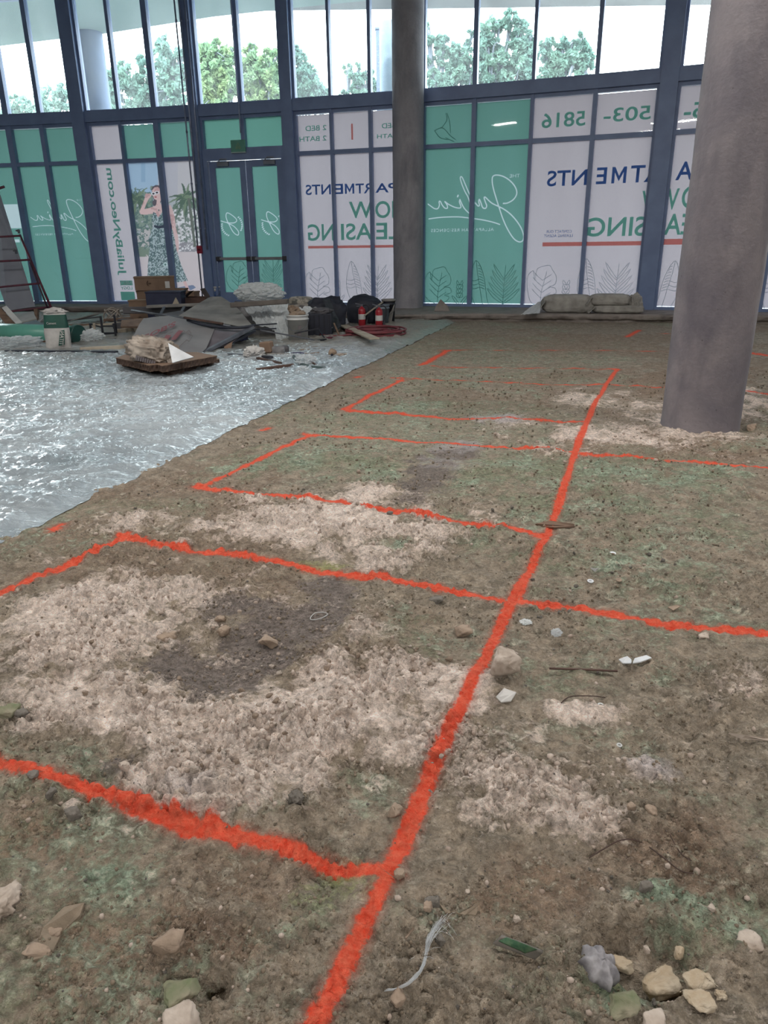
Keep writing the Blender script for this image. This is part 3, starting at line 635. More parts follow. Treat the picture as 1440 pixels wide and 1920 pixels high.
# leaf line drawings ----------------------------------------------------
def leaf_lines(par, s0, s1, z0, mt, wd=.009, seed=0, H_=.95):
    rnd = random.Random(seed); bm = bmesh.new(); S = [0]
    def R(pts, ox, oz, k, mir=1): ribbon(bm, [(ox + p[0] * k * mir, oz + p[1] * k) for p in pts if s0 < ox + p[0] * k * mir < s1], wd, .004, 3) if sum(s0 < ox + p[0] * k * mir < s1 for p in pts) > 2 else None
    def monstera(ox, k, mir):
        out = [(0, 0), (-.30, .12), (-.48, .42), (-.42, .75), (-.25, .98), (-.2, .7), (-.14, 1.02), (.05, 1.1), (.22, 1.12), (.3, 1.0), (.42, .82), (.4, .6), (.2, .52), (.4, .5), (.44, .35), (.22, .28), (.38, .22), (.28, .08), (0, 0)]
        R(out, ox, z0, k, mir); R([(0, 0), (.02, .4), (.1, .75), (.14, .95)], ox, z0, k, mir)
        for i in range(4):
            y = .2 + .17 * i; R([(.03, y), (-.12, y + .12), (-.26, y + .26)], ox, z0, k, mir); R([(.04, y), (.15, y + .08), (.28, y + .16)], ox, z0, k, mir)
    def banana(ox, k, mir):
        R([(.05, 0), (-.12, .4), (-.14, .8), (-.05, 1.2), (.05, 1.38), (.2, 1.2), (.34, .8), (.42, .3), (.5, 0)], ox, z0, k, mir); R([(.3, 0), (.2, .5), (.1, 1.0), (.05, 1.38)], ox, z0, k, mir)
        for i in range(9): y = .55 + .085 * i; R([(.2 - .13 * (y - .5), y), (.27 - .1 * (y - .5), y - .02), (.36 - .3 * (y - .55) ** 1.5, y - .06)], ox, z0, k, mir)
        for y in (.5, .62, .75): R([(-.13, y + .04), (0, y), (.16, y + .05)], ox, z0, k, mir)
    def palm(ox, k, mir):
        R([(0, 0), (.02, .5), (.05, 1.25)], ox, z0, k, mir)
        for i in range(5):
            y = .08 + .19 * i; L = .55 - .05 * i
            for sg in (-1, 1):
                R([(.01, y), (sg * L * .5, y + .24), (sg * L, y + .46), (sg * L * .6, y + .16), (.01, y - .05)], ox, z0, k, mir)
    def bud(ox, k, mir):
        for i in range(4):
            for sg in (-1, 1): R([(0, .2 + .13 * i), (sg * .1, .24 + .13 * i), (sg * .08, .34 + .13 * i), (0, .2 + .13 * i)], ox, z0, k, mir)
        for sg in (-1, 1): R([(0, 0), (sg * .15, .2), (sg * .25, .25), (sg * .12, .05), (0, 0)], ox, z0, k, mir)
    s = s0 + .35; i = seed
    while s < s1:
        k = H_ * (.68 + .1 * rnd.random()); [monstera, bud, banana, palm, banana, bud][i % 6](s, k, -1 if i % 5 == 4 else 1); s += [.55, .35, .7, .85, .5, .4][i % 6] * H_; i += 1
    mk('leaf_drawing', bm, mt, par)
leaf_lines(f_apt, X2s(post[k4][1]), X2s(post[k5][0]), ZB - .02, M_ink_grey)
leaf_lines(f_phone, X2s(post[kpk][1]), X2s(post[k6][0]), ZB - .02, M_ink_grey, H_=.98)
leaf_lines(f_right, X2s(post[k6][1]), X2s(post[k7][0]), ZB - .02, M_ink_grey, seed=4)
leaf_lines(f_julia, X2s(post[k5][1]), X2s(post[kpk][0]), ZB - .02, M_ink_dgreen, seed=0, wd=.010)
# faint bird on the small pane
bm = bmesh.new()
for st in [[(815, 245), (830, 240), (845, 255), (855, 262)], [(828, 240), (838, 225), (836, 212)], [(845, 250), (843, 228), (838, 212)], [(815, 245), (825, 258), (840, 262)], [(835, 258), (852, 266)]]:
    ribbon(bm, [px2sz(*p) for p in st], .012)
mk('bird_drawing', bm, M_ink_dgreen, f_julia)
# poster of the woman --------------------------------------------------
def inpoly(x, y, P):
    r = np.zeros(x.shape, bool); n = len(P)
    for i in range(n):
        x1, y1 = P[i]; x2, y2 = P[(i + 1) % n]
        c = ((y1 > y) != (y2 > y)) & (x < (x2 - x1) * (y - y1) / ((y2 - y1) + 1e-9) + x1); r ^= c
    return r
sA, sB = X2s(post[k2 + 1][1]) - .03, X2s(post[k3][0]) + .03
S = np.arange(sA, sB, .007); Z = np.arange(ZB, ZS + .035, .008); SS, ZZ = np.meshgrid(S, Z); ss = SS.ravel(); zz = ZZ.ravel()
X = np.interp(ss, _ss, _sx); Y = FA + FB * X + FC_ * X * X; Pw = np.c_[X, Y, zz - CAMH]
dd = Pw @ np.array(FW); u = (720 + FPX * (Pw @ np.array(RT)) / dd - 170) * 6.261; v = (960 - FPX * (Pw @ np.array(UP)) / dd - 290) * 6.261   # artwork coordinates, top left of the sheet
n0 = fbm(u / 60, v / 60, 3, 4) - .5; n1_ = fbm(u / 22, v / 22, 9, 3) - .5; n2_ = fbm(u / 160, v / 160, 12, 3) - .5
C_ = np.array([(166, 184, 206)]) / 255 + np.zeros((len(u), 3)); 
def put(mask_, c): C_[mask_] = np.array(c) / 255
put(u > 790, (188, 180, 188)); put(u > 1020, (196, 186, 190)); put((u > 590) & (u < 640) & (v < 320), (150, 172, 196))
put((v > 520 + 120 * n0) , (178, 176, 180))
put((v > 1130) , (206, 188, 190)); 
tr_ = ((v > 420 + 300 * n0) & (v < 1120) & (u < 730) & (n0 + .5 * n1_ > -.22)); put(tr_, (104, 122, 118)); put(tr_ & (n1_ > .06), (140, 150, 140))
put((u < 700) & (v > 870) & (v < 1080) & (n0 + n1_ > .02), (190, 178, 178)); put((u < 690) & (v > 1080) & (v < 1200) & (n0 > -.1), (128, 138, 126))
t3 = (u > 960) & (v > 560) & (v < 800) & (n0 + n1_ > -.06); put(t3, (112, 126, 114))
t4 = (u > 930) & (v > 640) & (v < 1140); put(t4 & (n1_ > -.02), (200, 190, 192)); put(t4 & (n1_ > .14), (222, 214, 216)); put(t4 & (n1_ < -.05), (124, 132, 126)); put(t4 & (v > 1030) & (n1_ < .06), (150, 142, 148))
for cx, cy, n in [(1120, 500, 19), (540, 520, 11)]:
    for i in range(n):
        a = 2 * PI * i / n + .2 * math.sin(i * 5); L = 165 + 45 * math.sin(3 * i)
        for f_ in np.linspace(.05, 1, 26):
            px_ = cx + L * f_ * math.cos(a); py_ = cy + L * f_ * math.sin(a) * 1.15 + 70 * f_ * f_; put(np.hypot(u - px_, v - py_) < (20 * (1 - f_) + 5) * (1 + 1.2 * n1_), (92, 108, 96) if i % 3 else (124, 136, 116))
put((np.abs(u - 1150 - (v - 520) * .13) < 15) & (v > 510) & (v < 1080), (110, 112, 106))
put(inpoly(u, v, [(1030, 1560), (1100, 1545), (1200, 1530), (1235, 1560), (1180, 1590), (1090, 1590)]), (120, 128, 152))
put(inpoly(u, v, [(712, 410), (725, 375), (765, 355), (810, 362), (838, 400), (850, 470), (840, 540), (780, 600), (735, 600), (720, 560), (740, 530), (720, 480)]), (98, 88, 96))
skinp = [(640, 470), (650, 455), (700, 458), (715, 480), (680, 520), (655, 570), (628, 640), (690, 625), (760, 600), (770, 575), (775, 535), (745, 520), (722, 475), (718, 420), (745, 385), (785, 378), (812, 400), (828, 460), (825, 520), (812, 560), (820, 580), (880, 600), (935, 590), (960, 640), (985, 740), (1000, 860), (1025, 960), (1035, 1060), (1030, 1130), (1015, 1150), (1000, 1100), (985, 980), (955, 880), (940, 780), (880, 700), (780, 740), (740, 690), (640, 705), (585, 700), (570, 670), (600, 600), (630, 520)]
put(inpoly(u, v, skinp), (214, 178, 176)); put(inpoly(u, v, skinp) & (n0 < -.08), (196, 154, 154)); put(inpoly(u, v, [(1080, 1490), (1110, 1470), (1140, 1540), (1165, 1600), (1130, 1600)]), (212, 172, 170))
dr = inpoly(u, v, [(735, 670), (765, 690), (790, 740), (840, 670), (900, 640), (930, 720), (950, 860), (965, 900), (985, 1000), (1010, 1130), (1060, 1290), (1140, 1480), (1080, 1490), (1000, 1500), (900, 1480), (760, 1430), (665, 1420), (670, 1290), (690, 1100), (680, 990), (715, 880), (745, 840), (720, 740)])
n3_ = fbm(u / 11, v / 13, 33, 2) - .5; put(dr, (108, 124, 124)); put(dr & (n3_ > .05), (172, 178, 182)); put(dr & (n3_ < -.14), (84, 98, 104))
put(inpoly(u, v, [(742, 825), (800, 838), (860, 825), (950, 820), (950, 870), (860, 860), (800, 868), (745, 850)]), (62, 66, 80))
for cx, cy in [(735, 458), (776, 445)]: put(np.hypot((u - cx) / 27, (v - cy) / 18) < 1, (226, 222, 226)); put(np.hypot((u - cx) / 16, (v - cy) / 10) < 1, (70, 58, 66))
put(np.hypot((u - 762) / 14, (v - 497) / 7) < 1, (168, 84, 92)); put(np.hypot((u - 797) / 8, (v - 652) / 12) < 1, (110, 120, 116)); put(np.hypot(u - 875, v - 1290) < 26, (190, 200, 200)); put(np.hypot(u - 875, v - 1290) < 13, (96, 122, 120))
n = len(ss); idx = np.arange(n).reshape(SS.shape); Qd = np.stack([idx[:-1, :-1], idx[:-1, 1:], idx[1:, 1:], idx[1:, :-1]], -1).reshape(-1, 4)
ty = FB + 2 * FC_ * X; L = np.sqrt(1 + ty * ty)
tp = NT('printed_poster'); va_ = tp.n('Attribute'); va_.attribute_name = 'print'; d_ = tp.n('BsdfDiffuse'); r_ = tp.n('BsdfTranslucent'); mx_ = tp.n('MixShader'); mx_.inputs[0].default_value = .75
tp.l(va_.outputs['Color'], d_.inputs[0]); tp.l(va_.outputs['Color'], r_.inputs[0]); tp.l(d_.outputs[0], mx_.inputs[1]); tp.l(r_.outputs[0], mx_.inputs[2]); tp.l(mx_.outputs[0], tp.o.inputs['Surface'])
po = npmesh('printed_picture', np.c_[X - ty / L * .006, Y + .006 / L, zz], Qd, tp.m, f_lady)
ca = po.data.color_attributes.new('print', 'FLOAT_COLOR', 'POINT'); lc = np.where(C_ <= .04045, C_ / 12.92, ((C_ + .055) / 1.055) ** 2.4) * .29
ca.data.foreach_set('color', np.c_[lc, np.ones(n)].astype(np.float32).ravel())

# doors ------------------------------------------------------------------
Ld, Rd = post[k3][1] + .09, post[k4][0] - .09; Mx = (Ld + Rd) / 2; ZD = 3.40
bm = bmesh.new(); fbox(bm, post[k3][1], Ld, .16, 3.58, -.05, .13); fbox(bm, Rd, post[k4][0], .16, 3.58, -.05, .13); fbox(bm, Ld, Rd, ZD + .01, 3.58, -.05, .13)
tag(mk('trim_2', bm, M_frame), kind='structure')
bm = bmesh.new()
for (x0, x1, st) in ((post[k3][1], post[iP[-3.2]][0], 0), (post[iP[-3.2]][1], post[k4][0], 1)): rect(bm, x0, x1, ZS + .22, ZH, -.006)
tf = mk('window_graphic', bm, M_door_green); tag(tf, 'plain green film on the two small panes above the double doors', 'window graphic', 'printed vinyl films on the lower glass front')
M_silver = mat('brushed_rail', (150, 156, 162), (130, 136, 145), rough=.35, metal=.6)
M_blackp = mat('black_plastic', (30, 32, 44), (24, 26, 36), rough=.45)
for di, (x0, x1) in enumerate(((Ld + .008, Mx - .006), (Mx + .006, Rd - .008))):
    bm = bmesh.new(); st = .14
    fbox(bm, x0, x0 + st, .18, ZD, -.02, .035); fbox(bm, x1 - st, x1, .18, ZD, -.02, .035)
    fbox(bm, x0 + st, x1 - st, .18, .44, -.02, .035); fbox(bm, x0 + st, x1 - st, ZD - .14, ZD, -.02, .035)
    d = mk('door_%d' % (di + 1), bm, M_frame); tag(d, kind='structure')
    pass
    V = [farc(x0 + st, .44, .012), farc(x1 - st, .44, .012), farc(x1 - st, ZD - .14, .012), farc(x0 + st, ZD - .14, .012)]; mkraw('door_glass', V, [(0, 1, 2, 3)], M_glass2, d)
    bm = bmesh.new(); z = 1.23; pa = farc(x0 + .09, z, .09); pb = farc(x1 - .09, z, .09); bar(bm, pa, pb, .045, .07); bevel(bm, .012); eb = mk('exit_bar', bm, M_silver, d)
    bm = bmesh.new()
    for X in (x0 + .06, x1 - .06): c = farc(X, z, .07); box(bm, c, (.12, .10, .10))
    bevel(bm, .012); mk('exit_bar_end', bm, M_blackp, eb)
    bm = bmesh.new(); Xc = (x0 + .36 if di == 0 else x1 - .3); c = farc(Xc, ZD - .07, .07); bar(bm, farc(Xc - .14, ZD - .07, .07), farc(Xc + .14, ZD - .07, .07), .07, .09); bevel(bm, .01); dc = mk('door_closer', bm, mat('closer_grey', (120, 126, 140), rough=.4), d)
    bm = bmesh.new(); tube(bm, [farc(Xc - .1, ZD - .02, .09), farc(Xc, ZD + .03, .2), farc(Xc + .14, ZD + .03, .12)], .012, 6, 0); mk('closer_arm', bm, MATS['closer_grey'], dc)
    ox, oy = ((432, 422) if di == 0 else (508, 420))
    J = [(ox - 18, oy - 8), (ox - 8, oy - 5), (ox + 6, oy - 4), (ox + 12, oy - 9), (ox + 5, oy - 17), (ox - 6, oy - 23), (ox - 8, oy - 14), (ox - 1, oy + 2), (ox + 6, oy + 14), (ox + 14, oy + 19), (ox + 15, oy + 12), (ox + 6, oy + 2), (ox - 6, oy - 4)]
    st_ = [([px2sz(*p) for p in J], .020)]
    for a0, a1 in ((-50, 30), (110, 190)):
        for q_ in range(a0, a1, 11):
            a = math.radians(q_); c_ = px2sz(ox + 3 + 19 * math.cos(a), oy + 1 + 20 * math.sin(a)); st_.append(([(c_[0] - .012, c_[1]), (c_[0] + .012, c_[1] + .01)], .026))
    printed('door_film', d, X2s(x0 + st) - .01, X2s(x1 - st) + .01, .43, ZD - .13, st_, [], [], M_greenp, off=0.0)
    leaf_lines(d, X2s(x0 + st), X2s(x1 - st), .44, M_ink_dgreen, seed=di * 3, wd=.009, H_=.85)

# conduits, exit sign and pull station -------------------------------------
M_pipe = mat('grey_conduit', (140, 150, 176), (116, 126, 150), rough=.35, metal=.3)
cs = [fp(341, 60), fp(350, 60), fp(360, 60)]
for i, X in enumerate((-4.40, -4.29, -4.16)):
    bm = bmesh.new(); zb = (.2, 1.55, 1.45)[i]; tube(bm, [farc(X, ZT, .26), farc(X, zb, .24)], .018, 10, 0)
    for z in (6.2, 5.1, 4.0, 2.9, 1.9): cyl(bm, farc(X, z, .25), farc(X, z + .04, .25), .026, seg=10)
    o = mk('conduit', bm, M_pipe, None, True)
    tag(o, ['leftmost of the thin grey conduits down the post beside the doors', 'middle of the thin grey conduits down the post beside the doors', 'rightmost of the thin grey conduits, ending at the red pull station'][i], 'conduit', 'conduits on the post left of the doors')
bm = bmesh.new(); q = fp(453, 200); Xc = q.x; tube(bm, [farc(Xc, ZT, .17), farc(Xc, 4.75, .17), farc(Xc + .02, 4.62, .2), farc(Xc + .02, 3.95, .2)], .016, 8, 3)
tag(mk('conduit', bm, M_pipe, None, True), 'single thin conduit dropping over the double doors to the small green sign', 'conduit')
c = fp(453, 275); X = c.x; zc = c.z
bm = bmesh.new(); fbox(bm, X - .18, X + .17, zc - .13, zc + .12, .16, .19); es = mk('exit_sign', bm, mat('green_edge_plastic', (96, 150, 138), (84, 138, 124), rough=.25), None)
tag(es, 'small green square exit sign hanging over the double doors', 'exit sign')
bm = bmesh.new()
for pts in ([(-.06, -.06), (0, .06), (.06, -.06)], [(-.03, -.07), (0, -.01), (.03, -.07)]):
    ribbon(bm, [(X2s(X) + p[0], zc + p[1]) for p in pts], .016, .195, 0)
mk('arrow_mark', bm, mat('sign_ink', (140, 160, 120)), es)
bm = bmesh.new(); fbox(bm, X - .18, X + .17, zc - .15, zc - .13, .13, .20); mk('sign_edge', bm, mat('sign_edge', (170, 190, 190), rough=.3), es)
c = fp(385, 467); X = c.x
bm = bmesh.new(); fbox(bm, X - .10, X + .03, c.z - .10, c.z + .08, .21, .27); bevel(bm, .01); ps = mk('pull_station', bm, mat('fire_red', (150, 32, 62), (130, 26, 52), rough=.4), None)
tag(ps, 'small red fire alarm pull station on the post left of the doors', 'fire alarm')
bm = bmesh.new(); fbox(bm, X - .07, X + .0, c.z - .03, c.z + .01, .27, .285); mk('pull_handle', bm, mat('handle_dark', (84, 20, 40)), ps)

# ---------------------------------------------------------------- columns
def column(name, label, x, y, r, z0, z1, mt, seams=(), cat='column'):
    bm = bmesh.new(); prof_ = []; zz = z0
    n = 80; rings = []; seg = 72
    for i in range(n + 1):
        z = z0 + (z1 - z0) * i / n; row = []
        for k in range(seg):
            a = 2 * PI * k / seg; rr = r + .0025 * math.sin(5 * a + z * 3) * math.sin(z * 7 + a)
            for sv in seams:
                if abs(z - sv) < (z1 - z0) / n * .6: rr -= .002
            if z < z0 + .12: rr += .006 * random.random()
            row.append(bm.verts.new((x + rr * math.cos(a), y + rr * math.sin(a), z)))
        rings.append(row)
    for i in range(n):
        for k in range(seg): bm.faces.new((rings[i][k], rings[i][(k + 1) % seg], rings[i + 1][(k + 1) % seg], rings[i + 1][k]))
    o = mk(name, bm, mt, None, True); tag(o, label, cat); return o
column('concrete_column', 'thick bare concrete column in the right foreground, standing on the soil', 2.75, 6.20, .318, -.12, ZT, M_conc, (1.05, 3.4))
column('concrete_column', 'grey concrete column in the middle, standing on the raised sill by the glass', .617, 17.27, .33, .10, ZT, M_conc2, (2.2, 4.5))
M_ext = mat('outside_column_paint', (96, 112, 140), (88, 104, 130), rough=.7, scale=3)
q = at(177, 150, 23.0); column('outside_column', 'round blue-grey column outside the glass at the left', q.x, 23.0, .36, 0, 7.0, M_ext)
q = at(727, 100, 22.5); column('outside_column', 'round pale column outside the glass beside the middle column', q.x + .08, 22.5, .30, 0, 7.0, mat('pale_outside_column', (140, 156, 168), (130, 146, 160)))
q = at(711, 120, 26.0); zt_ = at(711, 56, 26.0).z
bm = bmesh.new(); box(bm, (q.x, 26, zt_ / 2), (.19, .19, zt_)); bevel(bm, .02); box(bm, (q.x, 26, zt_ + .02), (.24, .24, .05)); tag(mk('square_post', bm, mat('outside_post', (84, 96, 118))), 'slim dark square post outside, left of the pale outside column', 'post')

# ---------------------------------------------------------------- shell
bm = bmesh.new(); box(bm, (-1, 3.1, 7.15), (30, 36.5, .3)); tag(mk('ceiling', bm, mat('ceiling_slab', (150, 150, 152), scale=1)), kind='structure')
CE = [(-15, 25.6), (-10.81, 24.27), (-7.35, 23.10), (-4.16, 21.71), (-1.92, 21.02), (-.35, 20.59), (3, 19.0), (8, 17.3), (13, 14.8)]
bm = bmesh.new(); top = []
for x, y in CE: top.append([bm.verts.new((x, fy(x) - .1, 6.98)), bm.verts.new((x, y, 6.98)), bm.verts.new((x, y, 7.3)), bm.verts.new((x, fy(x) - .1, 7.3))])
for a, b_ in zip(top[:-1], top[1:]):
    for k in range(4): bm.faces.new((a[k], a[(k + 1) % 4], b_[(k + 1) % 4], b_[k]))
tag(mk('trim_3', bm, M_soffit), kind='structure')
bm = bmesh.new(); box(bm, (-1, -15.1, 3.3), (30, .3, 7.6)); tag(mk('wall_back', bm, M_wall), kind='structure')
bm = bmesh.new(); box(bm, (-14.9, 3, 3.3), (.2, 36.6, 7.6)); tag(mk('wall_left', bm, M_wall), kind='structure')
bm = bmesh.new(); box(bm, (12.6, -1.2, 3.3), (.2, 28, 7.6)); tag(mk('wall_right', bm, M_wall), kind='structure')
bm = bmesh.new(); box(bm, (0, 70, -.02), (220, 106, .1)); tag(mk('ground', bm, M_pave), kind='structure')
M_led = NT('led_tube'); em = M_led.n('Emission'); em.inputs[0].default_value = (1, .97, .92, 1); em.inputs[1].default_value = 14; M_led.l(em.outputs[0], M_led.o.inputs['Surface'])
for i, (x, y) in enumerate(LAMP_SPOTS):
    e = empty('ceiling_lamp', (x, y, 6.9)); tag(e, 'linear ceiling lamp overhead, rear ones seen as streaks in the glass, front ones added fill', 'ceiling lamp', 'linear ceiling lamps of the hall')
    bm = bmesh.new(); box(bm, (x, y, 6.93), (1.25, .14, .1)); mk('lamp_body', bm, M_wall, e)
    bm = bmesh.new(); box(bm, (x, y, 6.87), (1.15, .08, .03)); mk('lamp_tube', bm, M_led.m, e)
    la = bpy.data.lights.new('lamp_light', 'AREA'); la.shape = 'RECTANGLE'; la.size = 1.2; la.size_y = .3; la.energy = LAMP_POWER * (1.25 if y < 1 else 1.5); la.color = (1, .96, .9)
    lo = bpy.data.objects.new('lamp_light', la); COL.objects.link(lo); lo.location = (0, 0, -.06); lo.parent = e

# ---------------------------------------------------------------- trees
def mat_leaf(name, c, c2):
    t = NT(name); col = t.mix(t.ramp(t.noise(.9, 3), .35, .65), lin(c), lin(c2)); col = t.mix(.42, col, (0, 0, 0, 1)); d = t.n('BsdfDiffuse'); r = t.n('BsdfTranslucent'); mx = t.n('MixShader'); mx.inputs[0].default_value = .45
    t.l(col, d.inputs[0]); t.l(col, r.inputs[0]); t.l(d.outputs[0], mx.inputs[1]); t.l(r.outputs[0], mx.inputs[2]); t.l(mx.outputs[0], t.o.inputs['Surface']); return t.m
LA_ = mat_leaf('leaf_bluegreen', (132, 170, 160), (160, 196, 176)); LB_ = mat_leaf('leaf_yellowgreen', (150, 190, 156), (188, 208, 150)); LC_ = mat_leaf('leaf_pale', (160, 196, 186), (184, 212, 196))
M_bark = mat('bark', (116, 122, 130), (96, 104, 116), scale=3)
def tree(label, Y, clumps, n, mt, leaf=.17, seed=0, trunk=None):
    """clumps: (px, py, radius px) on the crown as seen"""
    rg = np.random.default_rng(seed); cs = [(at(px, py, Y), r * Y * 1.0 / FPX) for px, py, r in clumps]
    bx = sum(c.x for c, r in cs) / len(cs); base = Vector((bx if trunk is None else at(trunk, 200, Y).x, Y + .5, .03))
    e = empty('tree', base); tag(e, label, 'tree', 'trees beyond the glass')
    P = []; tot = sum(r ** 2 for c, r in cs)
    for c, r in cs:
        k = max(30, int(n * r * r / tot)); sub = max(5, int(k / 38))
        sc_ = rg.normal(size=(sub, 3)); sc_ /= np.linalg.norm(sc_, axis=1)[:, None]; sc_ *= (rg.random((sub, 1)) ** .45) * r * .95; sc_[:, 1] *= 1.2
        w_ = rg.integers(0, sub, k); q = sc_[w_] + rg.normal(size=(k, 3)) * r * .095 + np.array(c) ; P.append(q)
    P = np.concatenate(P); N = len(P); a = rg.normal(size=(N, 3)); a /= np.linalg.norm(a, axis=1)[:, None]; b2 = np.cross(a, rg.normal(size=(N, 3))); b2 /= np.linalg.norm(b2, axis=1)[:, None]
    s = leaf * .72 * (.6 + .8 * rg.random((N, 1)))
    V = np.stack([P - a * s, P + b2 * s * .45, P + a * s, P - b2 * s * .45], 1).reshape(-1, 3)
    npmesh('foliage', V, np.arange(4 * N).reshape(-1, 4), mt, e, smooth=False)
    bm = bmesh.new(); hub = Vector((base.x, Y + .3, max(2.2, min(c.z - r for c, r in cs) * .75)))
    tube(bm, [base, (base + hub) / 2 + Vector((.12, 0, 0)), hub], .28, 8, 3, r2=.2)
    for i, (c, r) in enumerate(cs):
        mid = (hub + c) / 2 + Vector((rg.normal() * .3, rg.normal() * .3, -.25)); tube(bm, [hub, mid, c + Vector((0, 0, r * .3))], .10, 6, 4, r2=.025)
        for k in range(4):
            d = Vector(rg.normal(size=3)) * r * .45; tube(bm, [mid + (c - mid) * .3, c + d * .5, c + d * 1.3], .04, 5, 3, r2=.01)
    mk('trunk', bm, M_bark, e, True)
tree('low pale distant trees seen through the leftmost upper panes', 46, [(20, 215, 26), (50, 205, 22), (95, 200, 28), (125, 185, 22), (115, 165, 14), (30, 195, 14), (75, 215, 25), (140, 210, 20), (-20, 215, 30)], 9000, LC_, .16, 1)
tree('broad lacy tree between the outside column and the conduit post', 38, [(205, 150, 22), (235, 145, 24), (250, 175, 26), (210, 180, 22), (275, 120, 16), (305, 95, 20), (330, 110, 22), (310, 140, 28), (285, 170, 26), (330, 175, 28), (350, 140, 20), (262, 110, 9), (232, 123, 10), (345, 100, 12), (262, 190, 22), (215, 200, 20)], 15000, LA_, .16, 2, 280)
tree('yellow-green tree filling the upper pane left of the thin door conduit', 34, [(390, 100, 20), (415, 105, 22), (430, 125, 18), (400, 140, 28), (425, 160, 24), (385, 165, 24), (405, 185, 26), (378, 130, 16), (405, 82, 8), (430, 95, 9)], 12000, LB_, .14, 3, 405)
tree('bushy tree in the upper pane right of the thin door conduit', 35, [(465, 110, 20), (472, 90, 9), (490, 130, 26), (510, 105, 16), (505, 150, 26), (470, 160, 26), (520, 170, 22), (485, 180, 24), (455, 135, 16), (530, 130, 12)], 12000, LB_, .14, 4, 490)
tree('sloping blue-green crown just right of the door post', 36, [(560, 95, 12), (552, 115, 14), (565, 130, 18), (575, 155, 22), (595, 165, 18), (590, 140, 12), (550, 165, 20), (610, 178, 12), (570, 180, 20)], 8000, LA_, .14, 5, 570)
tree('small sparse tree left of the pale outside column', 37, [(655, 130, 10), (665, 145, 11), (680, 155, 15), (690, 140, 10), (700, 165, 16), (668, 170, 12), (645, 178, 8), (672, 125, 6), (725, 160, 12), (690, 180, 18)], 5000, LA_, .13, 6, 690)
tree('open-branched tree beside the middle column with gaps of sky', 30, [(800, 48, 7), (806, 78, 11), (830, 82, 14), (850, 95, 15), (825, 110, 12), (870, 110, 18), (850, 135, 20), (880, 145, 16), (815, 150, 16), (840, 165, 18), (875, 85, 8), (885, 65, 8), (800, 115, 9)], 11000, LA_, .12, 7, 850)
tree('tallest round crown with a yellow patch, right of the middle column', 30, [(915, 55, 18), (935, 42, 14), (955, 40, 16), (975, 58, 18), (990, 75, 16), (915, 85, 22), (940, 100, 16), (970, 95, 22), (990, 105, 18), (910, 120, 22), (940, 130, 22), (975, 130, 24), (915, 150, 20), (950, 158, 20), (990, 150, 20)], 15000, LA_, .12, 8, 950)
tree('rounded tree standing rightmost beyond the glass', 31, [(1030, 95, 18), (1055, 88, 14), (1075, 85, 14), (1088, 75, 10), (1095, 98, 16), (1065, 110, 20), (1035, 120, 20), (1095, 120, 16), (1050, 135, 20), (1085, 138, 18), (1105, 115, 10), (1025, 140, 16), (1020, 85, 9)], 11000, LA_, .12, 9, 1060)

# ================================================================ loose things
from mathutils import noise as mn
def W(o): return o
# ---------------------------------------------------------------- plastic sheet
E0, E1 = gp(-60, 1048), gp(850, 607)
dE = Vector((E1.x - E0.x, E1.y - E0.y, 0)); LE = dE.length; dE.normalize(); nE = Vector((-dE.y, dE.x, 0))
na, nb = 620, 560
aa = np.linspace(-1.2, LE + .3, na); bb = np.concatenate([[0, .004], np.linspace(.012, 11.5, nb - 2) ** 1.0])
bb = np.sort(np.concatenate([[0, .004], .012 + 11.4 * np.linspace(0, 1, nb - 2) ** 1.5]))
A_, B_ = np.meshgrid(aa, bb, indexing='ij'); edge = .05 * (fbm(aa * 1.3, aa * 0, 3, 4) - .5)
fold = np.interp(aa, [0, 3.45, 3.5, 4.3, 4.34, 20], [0, 0, .0, .0, .0, 0]); B2 = B_ + (edge + fold)[:, None] * np.exp(-B_)
X = E0.x + dE.x * A_ + nE.x * B2; Y = E0.y + dE.y * A_ + nE.y * B2
def ridge(x, y, s, o=3): return 1 - np.abs(fbm(x, y, s, o, .55) * 2 - 1) * 2.2
wx_ = fbm(X * 1.6, Y * 1.6, 71, 4) * 2.2; wy_ = fbm(X * 1.6, Y * 1.6, 83, 4) * 2.2
def rz_(ang, la_, lc_, s, warp=1.0, o=3):
    c_, s2 = math.cos(ang), math.sin(ang); u_ = (X * c_ + Y * s2) * la_; v_ = (-X * s2 + Y * c_) * lc_
    return np.clip(1 - np.abs(fbm(u_ + wx_ * warp, v_ + wy_ * warp, s, o, .5) * 2 - 1) * 3.0, 0, 1)
h = .012 + .030 * fbm(X * .9, Y * .9, 1, 3) + .026 * rz_(.15, .5, 2.2, 5, .5) ** 2 + .018 * rz_(.5, 1.5, 5.5, 9, .6) ** 2 + .014 * rz_(-.35, 2.4, 8.5, 14, .8) ** 2 + .008 * rz_(.2, 5, 17, 23, 1.0, 2) ** 1.5
hs_ = height(X.ravel(), Y.ravel(), np.full(X.size, .03)).reshape(X.shape); k_ = sm(.0, .22, B_); h = (h + .010) * k_ + (hs_ + .006) * (1 - k_)
lim = np.interp(X, frx, fry) - .06; h = h + .0 * X
keep = (Y < lim) & (X > -12)
idx = np.arange(na * nb).reshape(na, nb); Q = np.stack([idx[:-1, :-1], idx[1:, :-1], idx[1:, 1:], idx[:-1, 1:]], -1); kq = keep[:-1, :-1] & keep[1:, 1:] & keep[1:, :-1] & keep[:-1, 1:]
Q = Q[kq]; used, inv = np.unique(Q.ravel(), return_inverse=True)
pts = np.c_[X.ravel(), Y.ravel(), h.ravel()][used]
t = NT('milky_plastic'); b = t.b
